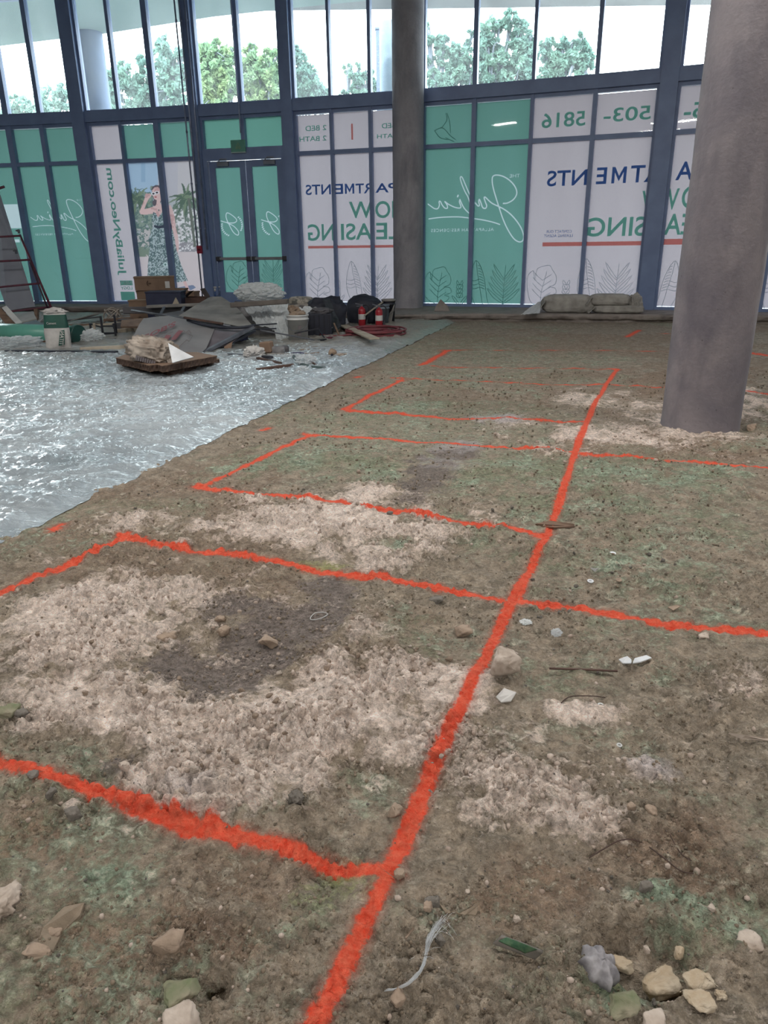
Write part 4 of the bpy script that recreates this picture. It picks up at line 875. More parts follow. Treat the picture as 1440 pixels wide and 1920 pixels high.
n1 = t.noise(3, 4); n2 = t.noise(9, 5, .6, .8, stretch=(1, 3.2, 1)); n2 = t.math('ABSOLUTE', t.math('MULTIPLY', t.math('SUBTRACT', n2, .5), -4.0)); n3 = t.noise(.7, 4)
dust = t.ramp(t.math('ADD', t.math('MULTIPLY', t.attr('dust'), .8), t.math('MULTIPLY', n1, .5)), .3, .95)
t.l(t.mix(dust, t.mix(t.ramp(n3, .35, .7), lin((186, 196, 204)), lin((130, 142, 150))), lin((142, 138, 130))), b.inputs['Base Color'])
t.l(t.mix(dust, (.13, .13, .13, 1), (.45, .45, .45, 1)), b.inputs['Roughness']); b.inputs['Specular IOR Level'].default_value = .75; b.inputs['Coat Weight'].default_value = .6; b.inputs['Coat Roughness'].default_value = .08
t.l(t.bump(t.math('ADD', t.math('MULTIPLY', n2, -1.0), t.math('MULTIPLY', t.noise(40, 3, .6, 1, stretch=(1, 2, 1)), .5)), .7, .022), b.inputs['Normal'])
M_sheet = t.m
ps = npmesh('plastic_sheet', pts, inv.reshape(-1, 4), M_sheet, attrs=dict(dust=np.clip(sm(9.0, 13.5, pts[:, 1]) + .5 * (fbm(pts[:, 0], pts[:, 1], 7, 3) - .5), 0, 1)))
tag(ps, 'large wrinkled milky plastic sheet spread over the soil at the left', 'plastic sheet')
def shz(x, y): return .04
# ---------------------------------------------------------------- materials for the pile
M_card = mat('cardboard', (128, 106, 90), (112, 92, 78), scale=3, rough=.85); M_card_edge = mat('cardboard_edge', (84, 66, 56), (62, 48, 42), scale=30, stretch=(1, 1, .2), rough=.9)
M_tape = mat('packing_tape', (168, 150, 124), rough=.4); M_label = mat('white_label', (200, 200, 200), rough=.6)
M_navy = mat('navy_box', (30, 36, 62), (38, 44, 70), rough=.5); M_grey_board = mat('grey_board', (132, 132, 134), (116, 116, 120), scale=1.6, rough=.7, bump=.001)
M_dust_board = mat('dusty_board', (140, 138, 134), (106, 104, 104), scale=2.2, rough=.75, bump=.002); M_dark_board = mat('dark_board', (86, 84, 88), (66, 66, 72), scale=2, rough=.7)
M_wood = mat('rough_wood', (126, 104, 88), (94, 76, 66), scale=4, stretch=(1, 1, 6), rough=.85); M_wood_dark = mat('stained_wood', (84, 62, 54), (60, 46, 42), scale=5, rough=.8); M_wood_pale = mat('pale_wood', (176, 168, 154), (150, 140, 126), scale=4, rough=.8)
M_steel = mat('galvanised_steel', (112, 116, 124), (88, 92, 102), rough=.45, metal=.4, scale=6); M_dsteel = mat('dark_steel', (54, 58, 70), (40, 44, 56), rough=.5, metal=.3)
M_maroon = mat('maroon_paint', (108, 46, 66), (78, 44, 60), scale=14, rough=.5); M_red = mat('red_paint', (160, 34, 46), (136, 28, 40), rough=.35); M_hose = mat('red_hose', (122, 52, 60), (96, 44, 52), rough=.55)
M_blackbag = mat('black_fabric', (34, 38, 52), (24, 27, 40), scale=5, rough=.7, bump=.004); M_black = mat('black_metal', (30, 32, 44), (22, 24, 34), rough=.5)
M_white_pl = mat('white_plastic', (196, 198, 198), (170, 172, 174), scale=4, rough=.45); M_blue = mat('blue_band', (44, 84, 140), rough=.45); M_greyp = mat('grey_plastic', (112, 122, 132), (92, 102, 114), rough=.5)
M_pvc = mat('green_pvc', (78, 142, 128), (92, 156, 142), scale=1.5, rough=.35); M_pvc_d = mat('dark_green_cap', (30, 76, 70), (24, 62, 58), rough=.4)
M_paper = mat('kraft_paper', (186, 176, 166), (134, 122, 112), scale=4, rough=.85, bump=.006, lo=.3, hi=.6); M_paperw = mat('paper_white', (196, 194, 192), (168, 166, 166), rough=.8)
M_cem = mat('cement_bag_paper', (168, 166, 162), (134, 132, 128), scale=5, rough=.85, bump=.005); M_cemg = mat('bag_green', (34, 84, 74), (28, 72, 64), rough=.6)
M_print_red = mat('faded_red_print', (134, 78, 86), (120, 84, 90), scale=12); M_print_grey = mat('faded_grey_print', (106, 100, 104), scale=12)
M_tile = mat('white_tile', (222, 226, 232), rough=.25); M_rag = mat('grey_rag', (128, 128, 130), (96, 96, 100), scale=8, rough=.9, bump=.008); M_rope = mat('pale_rope', (168, 160, 152), (134, 126, 120), rough=.8)
M_cloth_dg = mat('dark_green_cloth', (48, 56, 62), (38, 44, 52), rough=.8, bump=.004); M_flake = mat('soil_crust', (138, 124, 108), (112, 100, 86), scale=18, rough=.95, bump=.006, bscale=90); M_tan = mat('tan_debris', (156, 138, 120), (120, 102, 88), scale=9, rough=.85)
def mat_clear(name, c=(214, 220, 224), tr=.45):
    t = NT(name); b = t.b; b.inputs['Base Color'].default_value = lin(c); b.inputs['Roughness'].default_value = .2; b.inputs['Specular IOR Level'].default_value = .8; b.inputs['Subsurface Weight'].default_value = 0
    x = t.n('BsdfTransparent'); tl = t.n('BsdfTranslucent'); tl.inputs[0].default_value = lin(c); m1 = t.n('MixShader'); m1.inputs[0].default_value = .45; t.l(b.outputs[0], m1.inputs[1]); t.l(tl.outputs[0], m1.inputs[2])
    m2 = t.n('MixShader'); m2.inputs[0].default_value = tr; t.l(m1.outputs[0], m2.inputs[1]); t.l(x.outputs[0], m2.inputs[2]); t.l(m2.outputs[0], t.o.inputs['Surface'])
    t.l(t.bump(t.noise(18, 4, .6, 1.5), .6, .02), b.inputs['Normal']); MATS[name] = t.m; return t.m
M_clear = mat_clear('cloudy_film', (225, 230, 234), .35); M_clear2 = mat_clear('thick_film', (232, 236, 238), .06)

def soft(name, c, dims, mt, parent=None, seed=0, rotz=0, p=.55, wr=.06, fs=3.0, sub=4, tilt=0, floor=None, folds=0.5):
    """stuffed, wrinkled sack"""
    bm = bmesh.new(); bmesh.ops.create_icosphere(bm, subdivisions=sub, radius=1)
    R = Matrix.Rotation(rotz, 3, 'Z') @ Matrix.Rotation(tilt, 3, 'Y'); o = Vector((seed * 3.7, seed * 1.9, 0))
    for v in bm.verts:
        d = v.co.normalized(); q = Vector([math.copysign(abs(k) ** p, k) for k in d])
        n = mn.fractal(q * fs * .5 + o, .6, 2.2, 4); rg = 1 - abs(mn.noise(q * fs + o)) * 2.0; q *= 1 + wr * (n + folds * rg)
        v.co = Vector(c) + R @ Vector((q.x * dims[0] / 2, q.y * dims[1] / 2, q.z * dims[2] / 2))
        if floor is not None and v.co.z < floor: v.co.z = floor
    return mk(name, bm, mt, parent, True)
def crumple(name, c, dims, mt, parent=None, seed=0, floor=None, amp=.45, fs=1.6, sub=5, rotz=0):
    bm = bmesh.new(); bmesh.ops.create_icosphere(bm, subdivisions=sub, radius=1); o = Vector((seed * 5.1, 2.2 * seed, seed)); R = Matrix.Rotation(rotz, 3, 'Z')
    for v in bm.verts:
        d = v.co.normalized(); r = 1 + amp * (.6 * mn.noise(d * fs + o) + .5 * (abs(mn.noise(d * fs * 2.3 + o)) * 2 - .5) + .3 * (abs(mn.noise(d * fs * 5 + o)) * 2 - .5))
        v.co = Vector(c) + R @ Vector((d.x * dims[0] / 2 * r, d.y * dims[1] / 2 * r, d.z * dims[2] / 2 * r))
        if floor is not None and v.co.z < floor: v.co.z = floor + .002 * (v.index % 3)
    return mk(name, bm, mt, parent, False)
def sheet(name, P, mt, parent=None, nx=14, ny=10, amp=.03, seed=0, th=.004, fs=6, ridgey=True):
    """bent sheet between four corners (a, b, c, d)"""
    a, b, c, d = [Vector(p) for p in P]; bm = bmesh.new(); n = (b - a).cross(d - a).normalized(); G_ = []
    for i in range(nx + 1):
        row = []
        for j in range(ny + 1):
            u, v = i / nx, j / ny; q = (a * (1 - u) + b * u) * (1 - v) + (d * (1 - u) + c * u) * v
            k = mn.fractal(q * fs + Vector((seed, 0, 0)), .7, 2.1, 3); k = (1 - 2 * abs(k)) if ridgey else k
            q = q + n * k * amp + Vector((mn.noise(q * 9 + Vector((seed, 3, 0))), mn.noise(q * 9 + Vector((seed, 7, 2))), 0)) * amp * .6; row.append(q)
        G_.append(row)
    f = [[bm.verts.new(q) for q in r] for r in G_]; g = [[bm.verts.new(q - n * th) for q in r] for r in G_]
    for i in range(nx):
        for j in range(ny): bm.faces.new((f[i][j], f[i + 1][j], f[i + 1][j + 1], f[i][j + 1])); bm.faces.new((g[i][j], g[i][j + 1], g[i + 1][j + 1], g[i + 1][j]))
    for i in range(nx):
        for j in (0, ny): bm.faces.new((f[i][j], g[i][j], g[i + 1][j], f[i + 1][j]))
    for j in range(ny):
        for i in (0, nx): bm.faces.new((f[i][j], f[i][j + 1], g[i][j + 1], g[i][j]))
    return mk(name, bm, mt, parent, not ridgey)
def board(name, pts, th, mt, label=None, cat=None, parent=None, group=None):
    """pts = (px, py, Y) corners of a stiff sheet"""
    bm = bmesh.new(); slab(bm, [at(*p) for p in pts], th); o = mk(name, bm, mt, parent); 
    if label: tag(o, label, cat, group)
    return o
def stick(name, a, b, w, h, mt, label=None, cat=None, group=None, parent=None, up=(0, 0, 1)):
    bm = bmesh.new(); bar(bm, a, b, w, h, up); bevel(bm, min(w, h) * .12, 1); o = mk(name, bm, mt, parent)
    if label: tag(o, label, cat, group)
    return o
def pipe(name, P, r, mt, label=None, cat=None, group=None, parent=None, n=5, seg=10):
    bm = bmesh.new(); tube(bm, P, r, seg, n); o = mk(name, bm, mt, parent, True)
    if label: tag(o, label, cat, group)
    return o
def flat_text(par, name, txt, o, xa, ya, size, matr, bold=.01):
    cu = bpy.data.curves.new('t', 'FONT'); cu.body = txt; cu.offset = bold; cu.resolution_u = 3; ob = bpy.data.objects.new('t', cu); COL.objects.link(ob)
    me = bpy.data.meshes.new_from_object(ob.evaluated_get(bpy.context.evaluated_depsgraph_get())); bpy.data.objects.remove(ob); co = np.array([v.co[:2] for v in me.vertices]); mn_ = co.min(0); L = co.max(0) - mn_
    for v in me.vertices: v.co = Vector(o) + Vector(xa) * ((v.co.x - mn_[0]) / L[0]) * size[0] + Vector(ya) * ((v.co.y - mn_[1]) / L[1]) * size[1]
    return link(name, me, matr, par)

# ---------------------------------------------------------------- far left: frame, boards, pipe
e = empty('scaffold', at(100, 590, 18.1)); tag(e, 'maroon tubular scaffold frame leaning at the far left edge', 'scaffold')
P = lambda x, y, Y=18.1: at(x, y, Y)
bm = bmesh.new(); tube(bm, [P(37, 440, 18.5), P(101, 589)], .028, 12, 0); mk('stile', bm, M_maroon, e, True)
bm = bmesh.new(); tube(bm, [P(-95, 446, 18.5), P(-40, 596)], .028, 12, 0); mk('stile', bm, M_maroon, e, True)
bm = bmesh.new(); tube(bm, [P(56, 492, 18.3), P(92, 585, 18.2)], .02, 10, 0); mk('brace', bm, mat('dark_maroon_tube', (72, 44, 60), (60, 48, 60), rough=.5), e, True)  # brace tube in a darker maroon than the stiles
for a, b_ in (((-94, 449), (38, 442)), ((-78, 494), (57, 487)), ((-62, 544), (77, 531)), ((-48, 592), (97, 575))):
    bm = bmesh.new(); tube(bm, [P(*a, 18.3), P(*b_, 18.25)], .024, 12, 0); mk('rung', bm, M_maroon, e, True)
for x, y in ((35, 434), (30, 472)):
    bm = bmesh.new(); c = P(x, y, 18.3); box(bm, c, (.05, .05, .09)); box(bm, c + Vector((-.04, 0, .02)), (.06, .03, .03)); bevel(bm, .006, 1); mk('lock_pin', bm, M_steel, e)
bm = bmesh.new(); tube(bm, [P(-10, 356, 17.6), P(8, 350, 17.6)], .028, 10, 0); tag(mk('scaffold_tube', bm, M_maroon, None, True), 'short end of a maroon tube poking in at the left edge above the frame', 'tube')
board('leaning_board', [(66, 575, 18.35), (14, 582, 18.35), (-44, 420, 19.6), (-20, 332, 19.7), (-6, 345, 19.7)], .012, mat('pale_grey_board', (150, 154, 166), (140, 144, 156), scale=2), 'large pale grey board leaning on the glass behind the maroon frame', 'board')
board('white_plank', [(3, 577, 13.4), (12, 573, 13.4), (42, 605, 13.0), (30, 607, 13.0)], .03, M_white_pl, 'white plank leaning at the far left behind the green pipe', 'plank')
board('brown_plank', [(-12, 580, 13.5), (2, 578, 13.5), (29, 607, 13.1), (12, 609, 13.1)], .03, M_wood, 'brown plank leaning beside the white one at the far left', 'plank')
board('plasterboard_piece', [(27, 590, 14.8), (61, 583, 15.0), (69, 598, 14.3), (37, 605, 14.2)], .015, M_dust_board, 'pale plasterboard offcut lying behind the green pipe', 'board')
board('metal_plate', [(38, 607, 13.6), (66, 600, 14.2), (86, 608, 13.8), (60, 614, 13.4)], .01, M_steel, 'grey metal plate with small holes behind the green pipe', 'metal plate')
board('wood_block', [(63, 580, 16.4), (70, 578, 16.4), (70, 597, 16.2), (66, 596, 16.2)], .08, M_wood, 'upright brown wood offcut below the maroon frame', 'wood block')
e = empty('plastic_pipe', gp(40, 640)); tag(e, 'thick green plastic pipe lying on the sheet at the far left', 'pipe')
pa, pb = gp(-80, 620, .165), gp(143, 629, .165)
bm = bmesh.new(); cyl(bm, pa, pb, .155, seg=40); mk('pipe_barrel', bm, M_pvc, e, True)
d = (pb - pa).normalized(); bm = bmesh.new(); cyl(bm, pb - d * .02, pb + d * .07, .175, seg=40); bevel(bm, .008, 1); mk('end_cap', bm, M_pvc_d, e)
pipe('small_pipe', [gp(68, 645, .06), gp(84, 646, .06)], .035, M_blackp, 'stub of small black pipe under the green pipe', 'pipe', n=0)
stick('wood_offcut', gp(52, 641, .07), gp(86, 643, .07), .08, .07, M_wood, 'short tan wood offcut below the green pipe', 'wood offcut')
crumple('crumpled_plastic', gp(20, 646, .10), (1.0, .45, .26), M_clear, seed=3, floor=.035, amp=.5); tag(bpy.context.scene.objects[-1] if 0 else COL.objects[-1], 'heap of clear crumpled plastic in front of the green pipe', 'plastic')
# standing cement bag
g0 = gp(111, 654, .03); e = empty('cement_bag', g0); tag(e, 'upright green and white cement bag, torn open, in front of the green pipe', 'cement bag')
bm = bmesh.new(); bw, bd, bh = .40, .16, .55; nz, nr = 22, 40
rows = []
for i in range(nz + 1):
    z = i / nz; row = []
    for k in range(nr):
        a = 2 * PI * k / nr; sx_ = math.copysign(abs(math.cos(a)) ** .45, math.cos(a)); sy_ = math.copysign(abs(math.sin(a)) ** .7, math.sin(a))
        fl = 1 - .12 * z - .02 * math.sin(9 * z); dp = (.6 + .5 * math.sin(PI * min(1, z * .9 + .1))); jz = .018 * mn.noise(Vector((k * .5, 3, 0))) * (i == nz) * 2
        row.append(bm.verts.new(g0 + Vector((sx_ * bw / 2 * fl + .02 * z + .006 * mn.noise(Vector((k * .3, z * 6, 1))), sy_ * bd / 2 * dp, z * bh + jz))))
    rows.append(row)
for i in range(nz):
    for k in range(nr):
        f = bm.faces.new((rows[i][k], rows[i][(k + 1) % nr], rows[i + 1][(k + 1) % nr], rows[i + 1][k])); f.material_index = 1 if i >= nz * .55 and i < nz * .93 else 0
bm.faces.new(rows[0][::-1])
me = bpy.data.meshes.new('bag_paper'); bm.normal_update(); bm.to_mesh(me); bm.free(); link('bag_paper', me, [M_paperw, M_cemg], e, True)
crumple('torn_flap', g0 + Vector((.02, 0, bh + .02)), (.36, .14, .10), M_paperw, e, seed=8, amp=.6, sub=3)
yf0 = g0.y - bd / 2 * 1.13
bm = bmesh.new(); pts_ = [(.04, .06), (.14, .075), (.17, .30), (.10, .285)]
vs = [bm.verts.new((g0.x + p[0] , yf0 - .008, g0.z + p[1])) for p in pts_]; bm.faces.new(vs); gs_ = mk('green_strip', bm, M_cemg, e)
flat_text(gs_, 'lettering', 'TITAN', (g0.x + .058, yf0 - .012, g0.z + .075), (.22, 0, .97), (.97, 0, -.2), (.215, .062), M_paperw, .02).data.transform(Matrix.Identity(4))
flat_text(e, 'lettering', 'Cement', (g0.x - .09, yf0 - .010, g0.z + .385), (1, 0, 0), (0, 0, 1), (.15, .035), M_paperw)
stick('dark_plank', gp(12, 659, .055), gp(219, 661, .055), .10, .045, M_dsteel, 'long dark plank lying on the sheet in front of the cement bag', 'plank')
stick('lumber', gp(150, 655, .06), gp(245, 650, .06), .09, .06, M_wood_pale, 'pale length of lumber lying behind the dark plank', 'lumber')
# black stand
e = empty('metal_stand', gp(196, 634)); tag(e, 'small black metal stand frame left of the grey boards', 'metal stand')
q = gp(196, 632, .03); H0 = q.z
for dx, dy, hh_ in ((-.02, 0, .36), (.16, .18, .36), (-.30, .2, .22), (.22, -.05, .24)):
    bm = bmesh.new(); bar(bm, (q.x + dx, q.y + dy, .03), (q.x + dx, q.y + dy, .03 + hh_), .03, .03); mk('leg', bm, M_black, e)
for a, b_ in (((-.02, 0, .08), (.22, -.05, .10)), ((-.02, 0, .22), (.22, -.05, .22)), ((-.02, 0, .2), (-.30, .2, .24)), ((-.3, .2, .08), (.16, .18, .08)), ((.16, .18, .2), (.22, -.05, .2))):
    bm = bmesh.new(); bar(bm, (q.x + a[0], q.y + a[1], a[2]), (q.x + b_[0], q.y + b_[1], b_[2]), .022, .022); mk('crossbar', bm, M_black, e)
pipe('bent_tube', [gp(170, 640, .04), gp(176, 634, .06), at(177, 618, 13.2), at(176, 606, 13.2)], .022, M_wood_pale, 'pale bent plastic tube beside the black stand', 'tube')
pipe('thin_cable', [gp(150, 632, .05), gp(162, 641, .05), gp(180, 643, .05), gp(205, 638, .05), gp(217, 636, .06)], .009, M_dsteel, 'thin dark cable curving over the sheet below the black stand', 'cable')
crumple('crumpled_plastic', gp(165, 634, .10), (.5, .4, .26), M_clear2, seed=12, floor=.03); tag(COL.objects[-1], 'pale crumpled plastic between the green pipe end and the black stand', 'plastic')
rr_ = random.Random(4); cpt = at(212, 590, 15.2); pth = []
for i in range(26): a = i * 1.15; pth.append(cpt + Vector((.22 * math.cos(a) * rr_.uniform(.4, 1), .1 * math.sin(a), .17 * math.sin(a * 1.3) * rr_.uniform(.5, 1))))
pipe('rope_tangle', pth, .011, M_rope, 'tangle of pale rope hanging left of the cardboard boxes', 'rope', n=4, seg=6)
# scraps between glass and pipe
SCR = [((75, 597), (118, 590), 16.8, .06, .04, M_wood_pale), ((98, 604), (188, 594), 16.0, .10, .03, M_dark_board), ((140, 600), (178, 590), 15.6, .25, .02, M_dust_board), ((120, 610), (210, 607), 15.2, .12, .03, M_wood), ((150, 614), (235, 604), 14.9, .14, .04, M_wood_pale), ((196, 600), (262, 596), 15.0, .10, .05, M_wood),
       ((215, 612), (258, 606), 14.4, .16, .12, M_dark_board), ((222, 622), (255, 618), 13.9, .14, .10, M_wood_pale), ((225, 583), (283, 578), 15.6, .05, .04, M_white_pl), ((86, 590), (70, 606), 16.2, .18, .02, M_dust_board), ((205, 592), (285, 590), 15.4, .18, .03, M_dust_board), ((118, 618), (150, 613), 14.6, .08, .03, M_dark_board), ((225, 600), (300, 604), 14.6, .22, .04, M_dark_board)]
LBL = ['narrow pale strip of wood lying against the sill far left', 'dark strip of board in front of the sill, left', 'pale tilted board offcut behind the black stand', 'brown slat lying behind the black stand', 'pale slat lying across the scrap behind the black stand', 'brown batten below the pale rope', 'short dark block right of the black stand', 'short pale block right of the black stand, in front of the dark one', 'white strip just left of the navy box', 'grey offcut leaning near the foot of the maroon frame', 'flat grey offcut under the cardboard boxes', 'small dark slat left of the black stand', 'wide dark board left behind the lettered board']
for (a, b_, Y, w_, h_, mt), lb in zip(SCR, LBL): stick('wood_scrap', at(*a, Y), at(*b_, Y - .15), w_, h_, mt, lb, 'scrap wood', 'scraps of wood and board before the sill')

# ---------------------------------------------------------------- boxes
def carton(label, px0, px1, py0, py1, Y, dep, mt=None, rz=0, lid=True, tape=True, z0=None, lab=False, opn=False):
    a = at(px0, py1, Y); b_ = at(px1, py0, Y); w_ = b_.x - a.x; h_ = at((px0 + px1) / 2, py0, Y).z - a.z; c = Vector(((a.x + b_.x) / 2, Y + dep / 2, a.z))
    e = empty('cardboard_box', c, (0, 0, rz)); tag(e, label, 'box'); R = Matrix.Rotation(rz, 3, 'Z'); mt = mt or M_card
    bm = bmesh.new(); box(bm, c + R @ Vector((0, 0, h_ / 2)), (w_, dep, h_), R); 
    if opn:
        for f in [f for f in bm.faces if f.normal.z > .9]: bm.faces.remove(f)
    else: bevel(bm, .006, 2)
    mk('carton_body', bm, mt, e)
    if lid:
        bm = bmesh.new(); box(bm, c + R @ Vector((0, 0, h_ - .012)), (w_ + .02, dep + .02, .03), R); bevel(bm, .004, 1); mk('lid', bm, mt, e)
    if tape: bm = bmesh.new(); box(bm, c + R @ Vector((0, 0, h_ + .004)), (w_ + .024, .05, .004), R); mk('tape', bm, M_tape, e)
    if lab: bm = bmesh.new(); box(bm, c + R @ Vector((w_ * .32, -dep / 2 - .014, h_ * .4)), (.09, .004, .13), R); mk('paper_label', bm, M_label, e)
    if opn:
        for s_, ang in ((-1, .9), (1, .5)):
            bm = bmesh.new(); p0 = c + R @ Vector((s_ * w_ / 2, 0, h_)); Rf = R @ Matrix.Rotation(-s_ * ang, 3, 'Y'); box(bm, p0 + Rf @ Vector((s_ * .0, 0, .09)), (.006, dep, .18), Rf); mk('flap', bm, mt, e)
    return e, c, w_, h_, R
c1 = carton('topmost brown cardboard box of the stack near the glass, with a white label', 250, 319, 519, 545, 15.5, .45, rz=.25, lab=True)
carton('brown cardboard box directly under the topmost one', 257, 318, 545.5, 571, 15.5, .5, rz=.1)
carton('lowest brown cardboard box of the stack, mostly hidden by boards', 252, 322, 571.5, 598, 15.45, .5, lid=False)
carton('low brown box at the left foot of the box stack', 245, 279, 563, 596, 14.9, .3, rz=-.1)
carton('navy blue box with a lid in front of the cardboard stack', 278, 338, 547, 599, 14.6, .4, M_navy, rz=.0, tape=False)
carton('brown box right of the navy box', 320, 343, 542, 594, 15.6, .4)
carton('small brown box at the right end of the box group', 341, 366, 547, 594, 15.5, .3, rz=-.15)
carton('open dark carton with raised flaps, left of the white bucket', 346, 385, 558, 597, 14.9, .4, M_wood_dark, lid=False, tape=False, opn=True)
e, c, w_, h_, R = c1
bm = bmesh.new()
for a in (0, 2.1, 4.2):
    box(bm, c + R @ Vector((-.12 + .03 * math.cos(a), -.238, .14 + .03 * math.sin(a))), (.05, .004, .018), R @ Matrix.Rotation(a, 3, 'Y'))
mk('printed_mark', bm, M_card_edge, e)
board('wedge_offcut', [(322, 573, 14.2), (329, 558, 14.2), (337, 573, 14.2)], .05, M_wood_pale, 'small pale triangular offcut propped before the navy box', 'wood offcut')
def bucket(label, px, py, Y, r, h_, mt, band=None, lid=None, z=None, tilt=0, handle=True, lab=False, fill=None, name='bucket'):
    c = at(px, py, Y); 
    if z is not None: c.z = z
    e = empty(name, c); tag(e, label, 'bucket'); M = Matrix.Rotation(tilt, 3, 'Y'); bm = bmesh.new(); r0 = r * .88
    lathe(bm, [(r0, 0), (r * .97, h_ * .8), (r * 1.04, h_ * .8), (r * 1.04, h_ * .84), (r * .99, h_ * .85), (r, h_ * .93), (r * 1.05, h_ * .94), (r * 1.05, h_), (r * .96, h_), (r * .95, h_ * .9)], c, 32, M); mk('bucket_body', bm, mt, e, True)
    if band: bm = bmesh.new(); lathe(bm, [(r * .94, h_ * .35), (r * .975, h_ * .36), (r * 1.005, h_ * .72), (r * .97, h_ * .73)], c, 32, M); mk('colour_band', bm, band, e, True)
    if lid: bm = bmesh.new(); lathe(bm, [(r * 1.08, h_ * .96), (r * 1.1, h_ * 1.04), (r * .95, h_ * 1.05), (r * .9, h_ * 1.02)], c, 32, M); mk('lid', bm, lid, e, True)
    if handle: bm = bmesh.new(); tube(bm, [c + M @ Vector((-r * 1.06, 0, h_ * .84)), c + M @ Vector((-r * .8, -r * 1.0, h_ * .55)), c + M @ Vector((0, -r * 1.25, h_ * .42)), c + M @ Vector((r * .8, -r * 1.0, h_ * .55)), c + M @ Vector((r * 1.06, 0, h_ * .84))], .005, 6, 5); mk('handle', bm, M_steel, e, True)
    if lab: 
        for k, (za, zb, a0, a1) in enumerate(((.45, .6, -1.45, -1.15), (.22, .34, -1.5, -1.2))):
            bm = bmesh.new(); rows_ = [[bm.verts.new(c + Vector((r * .985 * math.cos(a), r * .985 * math.sin(a), h_ * zz))) for a in np.linspace(a0, a1, 5)] for zz in (za, zb)]
            for i in range(4): bm.faces.new((rows_[0][i], rows_[0][i + 1], rows_[1][i + 1], rows_[1][i]))
            mk('printed_label', bm, M_print_grey, e)
    if fill: crumple('rubble_fill', c + Vector((0, 0, h_ * .98)), (r * 1.7, r * 1.7, .12), fill, e, seed=3, sub=3)
    return e
_b = gp(404, 569, .165)
bucket('white bucket with a blue band near the left door leaf', 404, 569, _b.y, .17, .40, M_white_pl, M_blue, M_white_pl)

# ---------------------------------------------------------------- grey boards
G_B = 'grey boards of the debris heap'
def bent(name, rows, mt, th, label, cat='board'):
    """rows of (px,py,Y) joined into one bent sheet"""
    bm = bmesh.new(); f = [[at(*p) for p in r] for r in rows]; n = Vector((0, -.6, .8))
    A = [[bm.verts.new(q) for q in r] for r in f]; B = [[bm.verts.new(q - n * th) for q in r] for r in f]
    for i in range(len(A) - 1):
        for j in range(len(A[0]) - 1): bm.faces.new((A[i][j], A[i][j + 1], A[i + 1][j + 1], A[i + 1][j])); bm.faces.new((B[i][j], B[i + 1][j], B[i + 1][j + 1], B[i][j + 1]))
    for i in range(len(A) - 1):
        for j in (0, -1): bm.faces.new((A[i][j], A[i + 1][j], B[i + 1][j], B[i][j]))
    for j in range(len(A[0]) - 1):
        for i in (0, -1): bm.faces.new((A[i][j], B[i][j], B[i][j + 1], A[i][j + 1]))
    bmesh.ops.subdivide_edges(bm, edges=bm.edges[:], cuts=0); o = mk(name, bm, mt); tag(o, label, cat); return o
bb_ = bent('printed_board', [[(229.5, 668, 10.9), (262, 673, 10.75), (300, 674, 10.7), (340, 672, 10.7), (370, 668, 10.75)], [(245, 640, 11.25), (278, 642, 11.2), (312, 644, 11.15), (350, 646, 11.1), (386, 654, 11.05)], [(261, 608, 11.9), (290, 607, 11.9), (325, 609, 11.85), (360, 615, 11.75), (396, 632, 11.5)], [(269, 597, 12.2), (290, 594, 12.3), (316, 592, 12.35), (349, 599, 12.2), (403, 615, 11.9)]], M_grey_board, .012, 'large grey board with faded red lettering sloping over the heap')
o3 = at(262, 639, 11.22); xv = at(328, 613, 11.70) - o3; yv = at(268, 633.5, 11.33) - o3
nrm = Vector((0, -.82, .57)) * .016
flat_text(bb_, 'lettering', "BOB'S", at(268, 642, 11.2) + nrm * 3.2, (at(330, 614, 11.72) - at(268, 642, 11.2)), (at(272, 629, 11.44) - at(268, 642, 11.2)), (1, .8), M_print_red, .03)
for k in range(3):
    flat_text(bb_, 'lettering', ['BARRICADES', '', 'PH 305'][k] or '-  -  -', at(286 + k * 3, 642 + k * 6, 11.2 - k * .06) + nrm * 2.6, (at(338, 618, 11.66) - at(286, 642, 11.2)) , (at(289, 636, 11.33) - at(286, 642, 11.2)), (1 - .45 * (k > 0), .42), M_print_grey) if k == 5 else None
bm = bmesh.new()
for a, b_, w_ in (((306, 652, 11.05), (318, 631, 11.4), 5), ((326, 640, 11.2), (340, 623, 11.55), 5), ((297, 645, 11.15), (303, 641, 11.2), 4), ((337, 622, 11.57), (343, 625, 11.5), 2)):
    p, q = at(*a) + nrm * 3, at(*b_) + nrm * 3; wv = Vector((w_ * .008, 0, 0)); bm.faces.new([bm.verts.new(v) for v in (p - wv, p + wv, q + wv, q - wv)])
mk('stripe_emblem', bm, M_print_red, bb_)
bm = bmesh.new()
for pts_ in ([(335, 655, 11.0), (352, 640, 11.2), (356, 643, 11.15), (363, 633, 11.35), (352, 628, 11.45), (345, 622, 11.55)], [(350, 626, 11.5), (356, 622, 11.55), (360, 628, 11.45)], [(290, 634, 11.35), (318, 622, 11.6)], [(292, 640, 11.25), (326, 625, 11.53)]):
    P_ = [at(*p) + nrm * 3 for p in pts_]
    for p, q in zip(P_[:-1], P_[1:]):
        s_ = (q - p).normalized().cross(Vector((0, -.82, .57))) * .006; bm.faces.new([bm.verts.new(v) for v in (p - s_, p + s_, q + s_, q - s_)])
mk('line_emblem', bm, M_print_grey, bb_)
bent('broken_board', [[(335, 592, 12.7), (370, 600, 12.4), (417, 606, 12.2), (450, 612, 12.0), (474, 611, 12.0)], [(362, 575, 13.4), (385, 578, 13.3), (415, 583, 13.1), (440, 592, 12.8), (466, 602, 12.4)], [(391, 558, 14.2), (400, 556, 14.2), (415, 556, 14.1), (432, 567, 13.7), (448, 580, 13.2)]], M_dust_board, .012, 'dusty grey board with a ragged tip, upper right of the lettered one')
